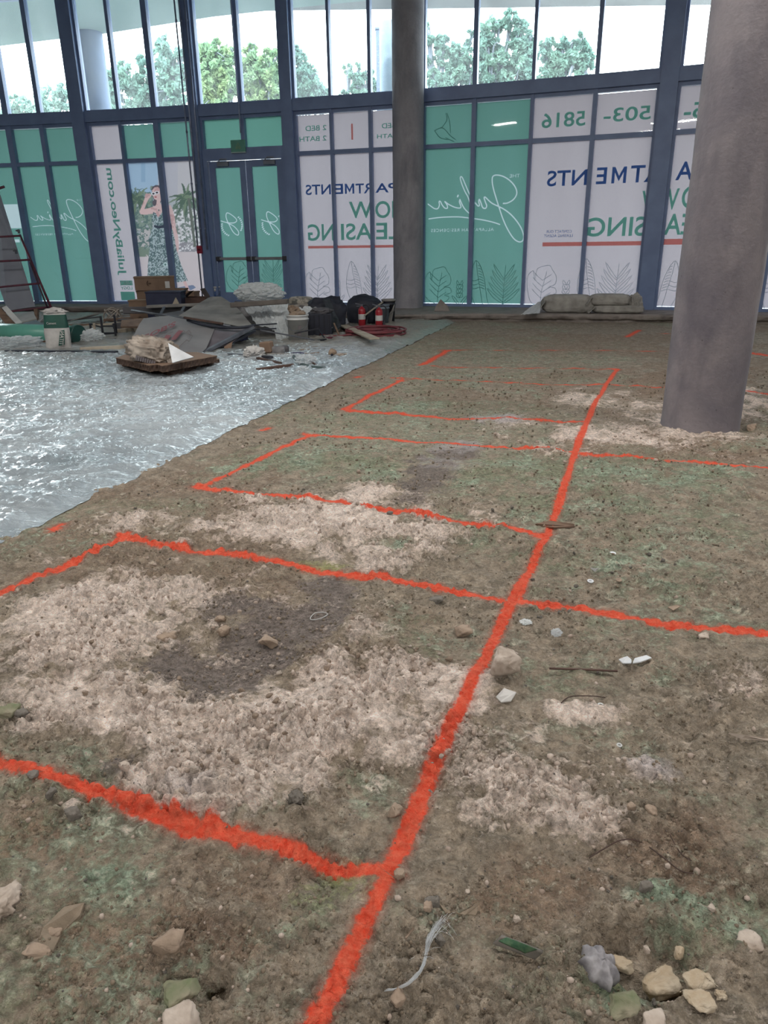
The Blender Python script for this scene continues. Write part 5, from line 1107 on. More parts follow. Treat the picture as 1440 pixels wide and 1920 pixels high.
bent('sloping_board', [[(386, 656, 11.2), (400, 653, 11.2), (420, 648, 11.3), (436, 641, 11.4)], [(395, 635, 11.5), (415, 635, 11.5), (440, 630, 11.6), (455, 626, 11.7)], [(404, 616, 11.9), (425, 617, 11.9), (450, 615, 11.9), (473, 612, 11.95)]], mat('grey_violet_board', (112, 108, 114), (96, 92, 100), scale=3), .012, 'dark grey board hanging below the ragged one, right of the lettered board')
stick('steel_channel', at(367, 669, 10.9), at(475, 613, 11.8), .07, .05, M_steel, 'long steel channel edging the heap under the grey boards', 'steel channel')
stick('steel_channel', at(392, 664, 11.2), at(478, 620, 11.95), .05, .04, M_dsteel, 'darker steel channel just below the long one under the grey boards', 'steel channel')
pipe('steel_strip', [at(351, 600, 12.0), at(378, 608, 11.9), at(410, 613, 11.8), at(450, 614, 11.7), at(478, 610, 11.8)], .022, M_dsteel, 'bent dark steel strip lying over the grey boards', 'steel strip')
stick('brown_stick', at(345, 595, 11.95), at(418, 607, 11.8), .05, .03, M_wood_dark, 'dark red-brown stick lying on the grey boards', 'stick')
pipe('long_pole', [at(247, 582, 13.2), at(345, 597, 12.3), at(432, 612, 11.75)], .018, M_steel, 'long thin grey pole slanting over the heap from the boxes', 'pole', n=3)
stick('long_plank', at(276, 575, 14.0), at(401, 570, 13.9), .12, .05, M_dust_board, 'long grey plank lying in front of the navy box', 'plank')
stick('dark_beam', at(232, 582, 14.2), at(400, 580, 14.1), .12, .12, M_dark_board, 'dark beam under the long grey plank', 'beam')
stick('prop_strut', at(308, 576, 13.85), at(301, 590, 13.6), .05, .03, M_steel, 'left short steel prop under the long grey plank', 'strut')
stick('prop_strut', at(346, 575, 13.85), at(336, 592, 13.5), .05, .03, M_steel, 'right short steel prop under the long grey plank', 'strut')
board('board_offcut', [(290, 590, 13.2), (340, 582, 13.6), (362, 592, 13.0), (318, 600, 12.6)], .02, M_dark_board, 'dark offcut between the long plank and the lettered board', 'board')
board('board_offcut', [(228, 600, 13.6), (272, 596, 13.4), (264, 612, 12.9), (226, 612, 13.2)], .03, M_wood, 'brown offcut left of the lettered board', 'board')
# heap body beneath the boards, pieces of plasterboard
stick('stacked_panel', gp(290, 632, .12), gp(440, 634, .12), .5, .16, M_dark_board, 'low dark stack of panels hidden under the grey boards', 'panel stack')
soft('blue_sack', at(435, 640, 12.3), (.5, .4, .5), mat('navy_cloth', (36, 44, 74), (28, 34, 60), rough=.7), seed=5, floor=.03); tag(COL.objects[-1], 'dark navy sack under the right end of the grey boards', 'sack')
board('cardboard_flap', [(420, 650, 11.3), (436, 640, 11.4), (430, 672, 11.2), (424, 668, 11.2)], .02, M_wood, 'small brown flap standing under the steel channel', 'cardboard')

# ---------------------------------------------------------------- plastic shrouds, beam
stick('wide_plank', at(433, 572, 12.75), at(540, 565, 12.6), .10, .08, mat('weathered_plank', (104, 98, 94), (84, 78, 76), scale=5), 'broad grey plank lying on the heap under the white plastic bag', 'plank')
crumple('plastic_bag', at(486, 549, 14.0), (.92, .5, .36), M_clear2, seed=21, amp=.32, fs=1.3); tag(COL.objects[-1], 'puffed white plastic bag on top of the heap before the doors', 'plastic bag')
soft('cloth_bundle', at(462, 590, 13.8), (.6, .4, .45), mat('grey_brown_cloth', (104, 98, 96), (72, 68, 72), scale=3, bump=.01), seed=9, wr=.12); tag(COL.objects[-1], 'grey-brown cloth bundle behind the ragged board', 'cloth bundle')
soft('bagged_bundle', at(488, 612, 13.3), (.72, .45, .85), M_rag, seed=29, wr=.1, floor=.03, p=.7); tag(COL.objects[-1], 'tall grey bundle inside the hanging plastic shroud', 'bundle')
sheet('plastic_shroud', [at(500, 568, 13.0), at(540, 567, 13.1), at(547, 636, 12.5), at(520, 640, 12.4)], M_clear2, None, 22, 26, .05, 5, .004, 5); tag(COL.objects[-1], 'long white plastic shroud hanging down right of the grey boards', 'plastic sheet')
sheet('plastic_shroud', [at(455, 575, 13.15), at(505, 569, 13.05), at(524, 622, 12.55), at(480, 606, 12.7)], M_clear, None, 22, 22, .05, 15, .004, 5); tag(COL.objects[-1], 'cloudy plastic draped over the grey bundle', 'plastic sheet')
board('wood_strip', [(450, 588, 13.3), (457, 572, 13.4), (463, 573, 13.4), (456, 590, 13.3)], .03, M_tan, 'pale orange wood strip poking up beside the beam', 'wood strip')
for a, b_, lb in (((440, 612, 12.3), (519, 607, 12.2), 'grey angle bar, uppermost of the three right of the ragged board'), ((470, 618, 12.2), (518, 616, 12.1), 'grey angle bar, middle one right of the ragged board'), ((488, 619, 12.1), (588, 637, 11.9), 'long thin pole slanting down across the white bucket')):
    stick('steel_bar', at(*a), at(*b_), .03, .02, M_dsteel if 'angle' in lb else M_steel, lb, 'steel bar')
stick('steel_bar', at(552, 625, 12.0), at(598, 616, 12.0), .02, .02, M_black, 'thin black bar across the front of the white bucket', 'steel bar')
stick('steel_bar', at(596, 617, 12.1), at(608, 633, 11.9), .02, .02, M_black, 'short black strut beside the dark crate', 'steel bar')
stick('black_bar', gp(565, 644, .05), gp(611, 637, .05), .05, .04, M_black, 'black bar lying in front of the white bucket', 'steel bar')
bucket('white rubble bucket with dark labels, front of the heap', 560, 641, 12.45, .18, .42, M_white_pl, None, None, z=.03, lab=True, fill=M_tan)
cb = at(545, 588, 13.2); crumple('rubble_bag', cb, (.42, .3, .26), M_tan, seed=41, amp=.4); tag(COL.objects[-1], 'torn tan bag of rubble behind the white bucket', 'bag')
soft('cement_bag', at(564, 566, 14.6), (.46, .3, .20), mat('printed_sack', (168, 162, 152), (104, 104, 100), scale=9, bump=.004, lo=.45, hi=.55), seed=51, p=.5); tag(COL.objects[-1], 'printed cement bag lying left of the first black bag', 'cement bag')
soft('cement_bag', at(560, 580, 14.5), (.52, .34, .22), mat('printed_sack2', (150, 144, 136), (92, 90, 90), scale=8, bump=.004, lo=.45, hi=.55), seed=52, p=.5); tag(COL.objects[-1], 'cement bag directly under the printed one left of the black bag', 'cement bag')
soft('support_sack', at(562, 602, 14.4), (.6, .4, .4), M_rag, seed=57, floor=.03); tag(COL.objects[-1], 'grey sack supporting the two printed cement bags', 'sack')
sheet('clear_sheet', [at(548, 578, 13.3), at(590, 573, 13.5), at(622, 618, 12.9), at(612, 598, 12.9)], M_clear2, None, 22, 14, .05, 25, .004, 5); tag(COL.objects[-1], 'crumpled white plastic draped over the dark crate', 'plastic sheet')
e = empty('dark_crate', at(600, 632, 12.9)); tag(e, 'dark plastic crate of scrap right of the white bucket', 'crate'); c = at(600, 632, 12.9); c.z = .04
bm = bmesh.new(); box(bm, c + Vector((0, .15, .19)), (.42, .36, .38)); bevel(bm, .02, 2); mk('crate_body', bm, M_blackbag, e)
bm = bmesh.new()
for k in range(5): box(bm, c + Vector((-.17 + .085 * k, -.035, .2)), (.012, .012, .3))
mk('crate_rib', bm, M_black, e)
crumple('scrap_fill', c + Vector((.03, .13, .4)), (.4, .32, .14), M_dark_board, e, seed=4, sub=3)

# ---------------------------------------------------------------- black bags, extinguishers, buckets, hose
e = empty('black_bag', gp(612, 628)); tag(e, 'large black fabric bag, the one left of the fire extinguishers', 'bag')
soft('bag_body', at(612, 592, 14.0), (.72, .5, .66), M_blackbag, e, seed=61, p=.72, wr=.16, floor=.03)
sheet('hanging_flap', [at(606, 562, 13.65), at(618, 560, 13.65), at(640, 612, 13.2), at(626, 622, 13.1)], M_cloth_dg, e, 10, 20, .02, 3, .02, 5)
bm = bmesh.new(); box(bm, at(621, 575, 13.62), (.03, .01, .02)); mk('buckle', bm, M_steel, e)
e = empty('black_bag', gp(684, 614)); tag(e, 'large rounded black fabric bag directly behind the fire extinguishers', 'bag')
soft('bag_body', at(683, 588, 15.0), (.66, .5, .66), M_blackbag, e, seed=71, p=.75, wr=.13, floor=.03)
soft('side_pocket', at(706, 583, 15.0), (.3, .4, .42), M_blackbag, e, seed=72, p=.75, wr=.12)
def extinguisher(label, px, py, Y, hgt=.40):
    c = at(px, py, Y); c.z = .035; e = empty('fire_extinguisher', c); tag(e, label, 'fire extinguisher', 'fire extinguishers by the red hose')
    r = .07; bm = bmesh.new(); lathe(bm, [(r * .9, 0), (r, .01), (r, hgt * .72), (r * .9, hgt * .8), (r * .55, hgt * .87), (r * .32, hgt * .9), (r * .32, hgt * .94)], c, 26); mk('cylinder', bm, M_red, e, True)
    bm = bmesh.new(); lathe(bm, [(r * 1.008, hgt * .32), (r * 1.012, hgt * .33), (r * 1.012, hgt * .56), (r * 1.008, hgt * .57)], c, 26); mk('paper_label', bm, M_label, e, True)
    bm = bmesh.new(); box(bm, c + Vector((0, 0, hgt * .96)), (.05, .035, .05)); bevel(bm, .006, 1); mk('valve', bm, M_steel, e)
    bm = bmesh.new(); bar(bm, c + Vector((-.01, 0, hgt * 1.0)), c + Vector((-.12, 0, hgt * 1.06)), .02, .012); bar(bm, c + Vector((-.01, 0, hgt * .95)), c + Vector((-.10, 0, hgt * .93)), .02, .012); mk('handle', bm, M_steel, e)
    bm = bmesh.new(); tube(bm, [c + Vector((.02, 0, hgt * .97)), c + Vector((.10, -.02, hgt * .98)), c + Vector((.14, -.02, hgt * .8)), c + Vector((.12, -.02, hgt * .45)), c + Vector((.10, -.02, hgt * .3))], .011, 8, 5); ho = mk('hose', bm, M_black, e, True)
    bm = bmesh.new(); cyl(bm, c + Vector((.10, -.02, hgt * .32)), c + Vector((.09, -.02, hgt * .14)), .012, .026, 12); mk('nozzle', bm, M_black, ho)
extinguisher('left red fire extinguisher, in front of the black bag', 679, 613, 14.5)
extinguisher('right red fire extinguisher, in front of the grey bucket', 711, 617, 14.2)
bucket('grey plastic bucket behind the right fire extinguisher', 716, 614, 14.75, .15, .38, M_greyp, z=.035, handle=False)
e = bucket('black bucket with a pale lid beside the middle column', 729, 606, 15.05, .13, .44, M_black, None, M_dust_board, z=.035)
stick('pale_board', at(731, 604, 14.85), at(737, 570, 15.0), .07, .02, M_dust_board, 'short pale board leaning on the black bucket', 'board')
stick('thin_pole', at(683, 592, 14.35), at(718, 566, 14.75), .022, .022, M_wood_pale, 'thin pale pole leaning between the extinguishers', 'pole')
hc = gp(704, 627, .05); pth = []
rr_ = random.Random(8)
for i in range(150):
    a = i * .33; k = .72 + .28 * math.sin(i * .07) + .03 * rr_.random(); pth.append(hc + Vector((.52 * k * math.cos(a), .55 * k * math.sin(a), .012 + .0006 * i + .008 * rr_.random())))
pipe('coiled_hose', pth + [hc + Vector((-.62, -.35, .02)), hc + Vector((-.95, -.1, .02))], .016, M_hose, 'coil of dark red hose lying on the sheet before the extinguishers', 'hose', n=2, seg=8)
stick('pale_plank', gp(643, 610, .12), gp(702, 635, .16), .16, .025, M_wood_pale, 'pale plank lying slantwise over the hose coil', 'plank')
stick('brown_board', gp(600, 626, .05), gp(665, 616, .05), .30, .03, M_wood_dark, 'flat brown board lying left of the hose coil', 'board')
stick('brown_board', gp(614, 634, .05), gp(650, 628, .05), .12, .03, M_maroon, 'narrow dark red board at the left of the hose coil', 'board')
stick('wood_lath', at(626, 606, 13.0), at(638, 634, 12.6), .03, .02, M_wood, 'brown slat leaning under the first black bag', 'slat')
crumple('small_rubble', gp(668, 625, .10), (.24, .16, .10), M_tan, seed=81, floor=.05, sub=3); tag(COL.objects[-1], 'lump of tan rubble by the pale plank', 'rubble')
pipe('orange_cord', [gp(742, 620, .03), gp(746, 626, .03), gp(738, 632, .03)], .012, M_hose, 'loose end of dark red cord beside the coil', 'cord')

# ---------------------------------------------------------------- litter before the heap
crumple('crumpled_paper', gp(476, 662, .10), (.30, .22, .2), M_paperw, seed=91, floor=.03, sub=4); tag(COL.objects[-1], 'crumpled white paper at the foot of the heap', 'paper')
crumple('crumpled_paper', gp(503, 663, .05), (.34, .2, .12), M_paperw, seed=92, floor=.03, sub=4); tag(COL.objects[-1], 'flatter crumpled white paper right of the first one', 'paper')
stick('cardboard_piece', gp(490, 652, .14), gp(510, 650, .16), .14, .16, M_card, 'brown cardboard piece at the foot of the heap', 'cardboard')
soft('grey_rag', gp(520, 658, .09), (.22, .16, .14), M_rag, seed=93, floor=.03); tag(COL.objects[-1], 'bundled beige rag in the litter before the heap', 'rag')
soft('grey_rag', gp(534, 656, .09), (.12, .1, .12), M_dark_board, seed=94, floor=.03); tag(COL.objects[-1], 'small dark rag right of the beige one', 'rag')
pipe('white_wire', [at(475, 646, 11.2), at(474, 656, 11.0), at(480, 661, 10.9), at(500, 661, 10.9)], .008, M_white_pl, 'bent white wire on the sheet in front of the crumpled paper', 'wire')
stick('perforated_strip', gp(428, 664, .05), gp(470, 667, .05), .06, .03, M_steel, 'grey perforated strip left of the crumpled paper', 'strip')
crumple('plaster_rubble', gp(530, 667, .04), (.55, .2, .07), M_dust_board, seed=95, floor=.03, sub=4); tag(COL.objects[-1], 'grey plaster crumbs swept along the foot of the heap', 'rubble')
soft('glove', gp(500, 670, .05), (.2, .08, .05), M_black, seed=96, rotz=-.5, floor=.03); tag(COL.objects[-1], 'dark glove-like scrap before the plaster crumbs', 'scrap')
soft('purple_rag', gp(556, 664, .05), (.22, .1, .05), mat('purple_cloth', (58, 52, 92), rough=.7), seed=97, floor=.03); tag(COL.objects[-1], 'dark purple rag beside the cardboard sheets', 'rag')
stick('cardboard_sheet', gp(548, 655, .045), gp(596, 650, .045), .4, .012, M_tan, 'tan cardboard sheet lying before the black bar', 'cardboard')
stick('cardboard_sheet', gp(560, 666, .05), gp(584, 660, .05), .3, .012, M_card, 'smaller cardboard sheet lower than the tan one', 'cardboard')
stick('wood_stick', gp(483, 672, .05), gp(526, 682, .05), .05, .04, M_wood_dark, 'upper brown stick on the sheet in front of the heap', 'stick')
stick('wood_stick', gp(481, 694, .05), gp(550, 685, .05), .055, .045, M_wood_dark, 'lower brown stick on the sheet, crossing towards the upper one', 'stick')
pipe('green_hose', [gp(551, 668, .06), gp(553, 675, .05), gp(563, 682, .05), gp(585, 688, .05), gp(611, 691, .05)], .022, mat('dull_green', (66, 84, 84), (52, 68, 70), rough=.5), 'dull green piece of hose on the sheet', 'hose')
stick('wood_peg', gp(582, 678, .07), gp(596, 686, .05), .02, .02, M_wood_dark, 'thin brown peg lying on the green hose', 'peg')
crumple('plastic_scrap', gp(574, 676, .09), (.26, .18, .16), M_clear, seed=98, floor=.04, sub=4); tag(COL.objects[-1], 'clear plastic scrap lying on the green hose', 'plastic')
crumple('plastic_scrap', gp(567, 696, .06), (.18, .22, .12), M_clear, seed=99, floor=.03, sub=4); tag(COL.objects[-1], 'crumpled clear plastic just below the green hose', 'plastic')
c = gp(620, 668, .035); e = empty('spray_cap', c); tag(e, 'small round brown can on the sheet right of the heap', 'can')
bm = bmesh.new(); lathe(bm, [(.03, 0), (.05, .02), (.058, .06), (.05, .095), (.03, .11)], c, 20, Matrix.Rotation(.5, 3, 'Y')); mk('can_body', bm, M_tan, e, True)
bm = bmesh.new(); cyl(bm, c + Vector((.02, -.05, .03)), c + Vector((.03, -.075, .015)), .018, seg=12); mk('can_neck', bm, M_dsteel, e)
crumple('paper_scrap', gp(644, 666, .05), (.34, .14, .06), M_paper, seed=101, floor=.03, sub=4); tag(COL.objects[-1], 'pale paper scrap right of the small round can', 'paper')
# honeycomb pads
def pad(name, pxs, z0, th, label):
    e = empty(name, gp(*pxs[0])); tag(e, label, 'cardboard pad', 'honeycomb cardboard pads under the paper sack'); P = [gp(x, y, z0) for x, y in pxs]; bm = bmesh.new(); rr = random.Random(len(pxs))
    ring = []
    for a, b_ in zip(P, P[1:] + P[:1]):
        n = max(3, int((b_ - a).length / .035))
        for i in range(n): q = a + (b_ - a) * (i / n); ring.append(q + Vector((rr.uniform(-1, 1), rr.uniform(-1, 1), 0)) * .008)
    f = [bm.verts.new(q) for q in ring]; g = [bm.verts.new(q + Vector((0, 0, th))) for q in ring]
    cen0 = sum(ring, Vector()) / len(ring); n = len(ring)
    mid = [bm.verts.new(q + (cen0 - q).normalized() * (.014 if i % 2 else 0) + Vector((0, 0, th * .5))) for i, q in enumerate(ring)]
    for i in range(n): j = (i + 1) % n; bm.faces.new((f[i], f[j], mid[j], mid[i])); bm.faces.new((mid[i], mid[j], g[j], g[i]))
    mk('honeycomb_core', bm, M_card_edge, e)
    for nm, zz in (('top_sheet', th), ('bottom_sheet', 0)):
        bm = bmesh.new(); a_ = [bm.verts.new(q + Vector((0, 0, zz))) for q in ring]; bm.faces.new(a_); r = bmesh.ops.extrude_face_region(bm, geom=bm.faces[:]); bmesh.ops.translate(bm, vec=(0, 0, .004), verts=[v for v in r['geom'] if isinstance(v, bmesh.types.BMVert)]); mk(nm, bm, M_card, e)
    return e
pad('honeycomb_pad', [(226, 688), (262, 696), (312, 704), (322, 705), (412, 684), (395, 676), (330, 676), (250, 680)], .035, .072, 'lower thick cardboard honeycomb pad under the paper sack')
pad('honeycomb_pad', [(219, 682), (250, 689), (282, 697), (296, 695), (306, 698), (409, 678), (370, 671), (300, 670), (240, 674)], .115, .072, 'upper thick cardboard honeycomb pad under the paper sack')
e = empty('paper_sack', gp(285, 682, .19)); tag(e, 'crumpled kraft paper cement sack lying on the cardboard pads', 'sack')
c = at(285, 660, 9.2)
soft('sack_body', Vector((c.x, c.y, .325)), (.53, .36, .27), M_paper, e, seed=111, rotz=-.25, p=.62, wr=.17, fs=5, sub=5, tilt=.14, floor=.192, folds=1.0)
sheet('sack_mouth', [at(314, 655, 9.15), at(322, 660, 9.1), at(324, 681, 9.0), at(313, 683, 9.0)], M_paper, e, 8, 8, .02, 4, .01, 14)
bm = bmesh.new()
for i in range(9): p = at(256 + i * 4.2, 671 + i * 1.2 , 8.98); box(bm, p, (.02, .012, .06 - .002 * i), Matrix.Rotation(.3, 3, 'Y'))
mk('printed_stripes', bm, M_print_grey, e)
board('white_tile', [(315, 643, 9.02), (338, 656, 8.98), (363, 669, 8.95), (323, 680, 8.85)], .012, M_tile, 'white triangular tile shard leaning on the paper sack', 'tile')

# ---------------------------------------------------------------- on the sill
def sbag(label, c, dims, seed, rz=0, tilt=0):
    e = empty('cement_bag', Vector((c[0], c[1], .16))); tag(e, label, 'cement bag', 'dusty cement bags on the sill')
    soft('bag_body', c, dims, M_cem, e, seed=seed, rotz=rz, p=.55, wr=.05, fs=3.5, sub=5, tilt=tilt, floor=.165)
    sheet('folded_end', [Vector(c) + Vector((-dims[0] * .46, -.1, dims[2] * .2)), Vector(c) + Vector((-dims[0] * .46, .1, dims[2] * .2)), Vector(c) + Vector((-dims[0] * .6, .12, -dims[2] * .4)), Vector(c) + Vector((-dims[0] * .6, -.12, -dims[2] * .4))], M_cem, e, 8, 8, .02, seed, .012, 9)
    return e
fa = at(1066, 570, 15.35); sbag('plump grey cement bag, leftmost of those on the sill', (fa.x, 15.4, .335), (1.02, .42, .36), 121, -.3)
fa = at(1158, 580, 15.1); sbag('flat grey cement bag lying under another on the sill', (fa.x, 15.12, .245), (1.0, .40, .17), 122, -.35)
fa = at(1144, 563, 15.1); sbag('grey cement bag lying on top of the flat one', (fa.x, 15.14, .42), (.80, .36, .23), 123, -.35)
fa = at(1192, 566, 15.0); crumple('bag_scrap', (fa.x, 15.0, .33), (.28, .28, .42), M_cem, seed=124, floor=.165, amp=.3, sub=4); tag(COL.objects[-1], 'twisted empty grey bag at the right of the cement bags', 'bag')
sheet('thin_film', [gp(976, 590, .175), gp(1012, 588, .175), at(1015, 566, 15.6), at(1008, 567, 15.6)], M_clear2, None, 10, 8, .015, 7, .004, 8); tag(COL.objects[-1], 'loose grey plastic film left of the cement bags', 'plastic')
q = gp(829, 583, .165); bm = bmesh.new(); slab(bm, [q + Vector((-.17, 0, 0)), q + Vector((.16, -.02, 0)), q + Vector((.12, .03, .10)), q + Vector((-.03, .06, .24)), q + Vector((-.13, .05, .10))], .10); tag(mk('block_fragment', bm, M_slab), 'broken pointed block fragment on the sill right of the middle column', 'fragment')
# ---------------------------------------------------------------- ground litter
M_stone_w = mat('pale_limestone', (192, 180, 170), (150, 136, 124), scale=14, rough=.85, bump=.005); M_stone_t = mat('tan_stone', (158, 140, 124), (126, 110, 96), scale=16, rough=.9, bump=.005)
M_stone_g = mat('grey_stone', (116, 110, 104), (92, 88, 82), scale=18, rough=.9, bump=.005); M_stone_m = mat('mossy_stone', (104, 112, 84), (140, 134, 116), scale=16, rough=.95, bump=.003); M_stone_y = mat('yellow_limestone', (166, 148, 124), (186, 174, 156), scale=20, rough=.85, bump=.006)
def rockmesh(name, seed, dims, n=20, rough_=.10, lv=2, boxy=.6):
    rr = random.Random(seed); bm = bmesh.new()
    for i in range(n):
        d = Vector((rr.gauss(0, 1), rr.gauss(0, 1), rr.gauss(0, 1))).normalized(); d = Vector([math.copysign(abs(k) ** boxy, k) for k in d]); r = rr.uniform(.72, 1); bm.verts.new(Vector((d.x * dims[0], d.y * dims[1], d.z * dims[2])) * r * .5)
    r = bmesh.ops.convex_hull(bm, input=bm.verts[:]); bmesh.ops.delete(bm, geom=[g for g in set(r.get('geom_interior', [])) | set(r.get('geom_unused', [])) if isinstance(g, bmesh.types.BMVert) and g.is_valid], context='VERTS')
    bmesh.ops.bevel(bm, geom=bm.edges[:], offset=min(dims) * .06, segments=2, affect='EDGES', profile=.5); bmesh.ops.triangulate(bm, faces=bm.faces[:])
    for _ in range(lv): bmesh.ops.subdivide_edges(bm, edges=[e_ for e_ in bm.edges if e_.calc_length() > max(dims) * .07], cuts=1, use_grid_fill=True); bmesh.ops.triangulate(bm, faces=bm.faces[:])
    m_ = max(dims)
    for v in bm.verts: q = v.co / m_ * 6 + Vector((seed, 0, 0)); v.co += v.co.normalized() * m_ * rough_ * (.5 * mn.fractal(q, .8, 2.1, 4))
    me = bpy.data.meshes.new(name); bmesh.ops.recalc_face_normals(bm, faces=bm.faces[:]); bm.to_mesh(me); bm.free(); me.polygons.foreach_set('use_smooth', [True] * len(me.polygons)); return me
def rock(label, px, py, wpx, hpx, mt, seed, flat=.75, rz=None, sink=.25, cat='stone', group=None, name='stone', n=20, rough_=.12, tilt=(0, 0)):
    """stone whose middle shows at the pixel, sized by its width and height in pixels"""
    g_ = gp(px, py + hpx * .35); sc_ = (g_ - Vector((0, 0, CAMH))).dot(FW) / FPX; w_ = wpx * sc_ * 1.22; hh_ = hpx * sc_ * 1.2; d_ = w_ * .85; z_ = max(.25 * w_, min(hh_ * flat, w_ * .9))
    me = rockmesh(name, seed, (w_, d_, z_), n, rough_); me.materials.append(mt); o = bpy.data.objects.new(name, me); COL.objects.link(o)
    o.location = (g_.x, g_.y, gz(g_.x, g_.y) + z_ * (.5 - sink)); o.rotation_euler = (tilt[0], tilt[1], rz if rz is not None else seed * 1.3); tag(o, label, cat, group); return o
rock('big pale angular stone right of the long orange line, mid picture', 945, 1250, 58, 56, M_stone_w, 3, .95, 0, .12, n=13)
rock('pale pointed stone just right of the long orange line, above its lowest crossing', 742, 1526, 32, 40, M_stone_t, 5, 1.0, 1, .15, n=12)
rock('rough tan stone with a peak, low left of centre', 318, 1782, 56, 46, M_stone_t, 8, .9, 0, .15, n=13)
rock('squarish pale block cut by the bottom edge, left of centre', 346, 1905, 78, 62, M_stone_w, 11, .8, .2, .2, n=12, tilt=(.1, 0))
rock('green mossy stone directly behind the squarish pale block', 340, 1858, 64, 44, M_stone_m, 12, .7, .5, .35, n=16)
rock('white crusty stone cut by the left edge', 6, 1688, 66, 52, M_stone_w, 14, .8, .4, .25, rough_=.3)
rock('dirt-coated lump of clay left of the tan peaked stone', 95, 1738, 40, 30, M_stone_t, 16, .7, 0, .4, n=22)
rock('flat tan brick-like stone at the lower left', 73, 1793, 48, 24, M_stone_t, 17, .6, -.25, .3, n=10)
rock('dark rounded stone in a dent at the left edge, below the chalk', 20, 1338, 40, 24, M_stone_m, 18, .8, 0, .25)
rock('smaller grey stone beside the dark rounded one at the left edge', 45, 1352, 24, 16, M_stone_g, 19, .8)
rock('round grey stone below the lowest orange cross line, left', 100, 1502, 22, 20, M_stone_g, 20, .9)
rock('squarish stone below the lowest orange cross line', 143, 1534, 34, 26, M_stone_g, 21, .8)
rock('small white pointed stone in the grey dust, lower left', 239, 1450, 22, 26, M_stone_w, 22, 1.0)
rock('knobbly grey stone with white splinters left of the long line', 556, 1497, 32, 34, M_stone_g, 23, .9, rough_=.3)
rock('pale leaning stone at the edge of the dark hollow', 503, 1195, 36, 26, M_stone_t, 24, .9, n=12)
rock('tan stone left of the pale leaning one in the dark hollow', 421, 1182, 24, 20, M_stone_t, 25, .9)
rock('second tan stone left of the dark hollow', 414, 1166, 22, 16, M_stone_t, 26, .8)
rock('rounded buff stone in the chalk above the hollow', 315, 1195, 34, 18, M_stone_t, 27, .7)
rock('half-buried rounded stone right of the hollow, below the orange line', 868, 1176, 36, 22, M_stone_t, 28, .8)
rock('dark clod near the orange line, upper right of the hollow', 818, 1124, 26, 12, M_stone_g, 29, .7)
rock('white flattish stone under the right orange cross line', 1318, 1193, 24, 14, M_stone_w, 30, .7)
rock('tan cut stone at the far right beside the column foot', 1409, 801, 19, 15, M_stone_t, 31, 1.0, n=12, cat='stone')
rock('dark clod on the long orange line beside the fourth crossing', 731, 966, 12, 9, M_stone_g, 32, .9)
rock('dark lump on the orange line near the front crossing, left', 66, 1466, 24, 14, M_stone_g, 33, .7)
rock('pebble cluster stone, brown, right of the line near the bottom', 812, 1690, 30, 24, M_stone_g, 34, .9)
rock('small buff stone under the brown one', 802, 1710, 20, 15, M_stone_t, 35, .8)
rock('rounded stone at the right side of the lowest orange crossing', 749, 1645, 22, 20, M_stone_t, 36, .9)
rock('round tan stone beside the fibre strand end', 748, 1874, 32, 28, M_stone_t, 37, .9)
rock('small flinty stone amid crumbs, bottom centre', 826, 1766, 20, 18, M_stone_g, 38, .9)
rock('pale stone pair member left, in the brown dent at the right', 1181, 1522, 17, 16, M_stone_t, 39, .9)
rock('pale stone pair member right, in the brown dent at the right', 1221, 1520, 24, 18, M_stone_t, 40, .9)
rock('knobbly white pebble right of the fibre strand', 968, 1724, 13, 18, M_stone_w, 41, .9, rough_=.35)
rock('pale thin flake standing in the soil at the lower right', 1208, 1660, 26, 38, M_stone_g, 42, .5, 0, .3, n=12)
rock('white splinter at the right edge', 1434, 1622, 14, 14, M_stone_w, 43, .9, n=10)
rock('light round pebble pair at the right, below the flake', 1334, 1706, 17, 15, M_stone_w, 44, .9)
rock('small bluish pebble beside the soil cracks, bottom centre', 877, 1668, 11, 9, M_stone_w, 45, .9)
# stones in the pit
rock('orange-brown square stone, upper left in the stone pit', 1168, 1763, 46, 50, M_stone_y, 51, .6, .1, .15, n=11)
rock('largest faceted buff stone, centre of the stone pit', 1238, 1790, 76, 62, M_stone_y, 52, .7, .3, .1, n=14)
rock('curved tan stone resting on another, right in the stone pit', 1310, 1815, 58, 46, M_stone_y, 53, .6, .4, -.1, n=13)
rock('squarish tan stone with a flat foot, lower right in the stone pit', 1310, 1862, 56, 46, M_stone_y, 54, .6, .0, .2, n=11)
rock('pale pinkish stone half cut by the bottom edge, below the pit', 1224, 1905, 60, 58, M_stone_w, 55, .6, .2, .2, n=12)
rock('small round pebble at the back of the stone pit', 1277, 1753, 24, 26, M_stone_y, 56, .8)
rock('tiny white pebble between the pit stones', 1217, 1747, 14, 14, M_stone_w, 57, .8)
rock('knobbly small stone right of the lowest pit stone', 1352, 1860, 20, 16, M_stone_y, 58, .8, rough_=.3)
rock('buried flat stone at the right edge beyond the pit', 1400, 1760, 52, 30, M_stone_w, 59, .4, 0, .45)
rock('mossy clod left of the pinkish stone', 1165, 1885, 60, 50, M_stone_m, 60, .5, 0, .4)
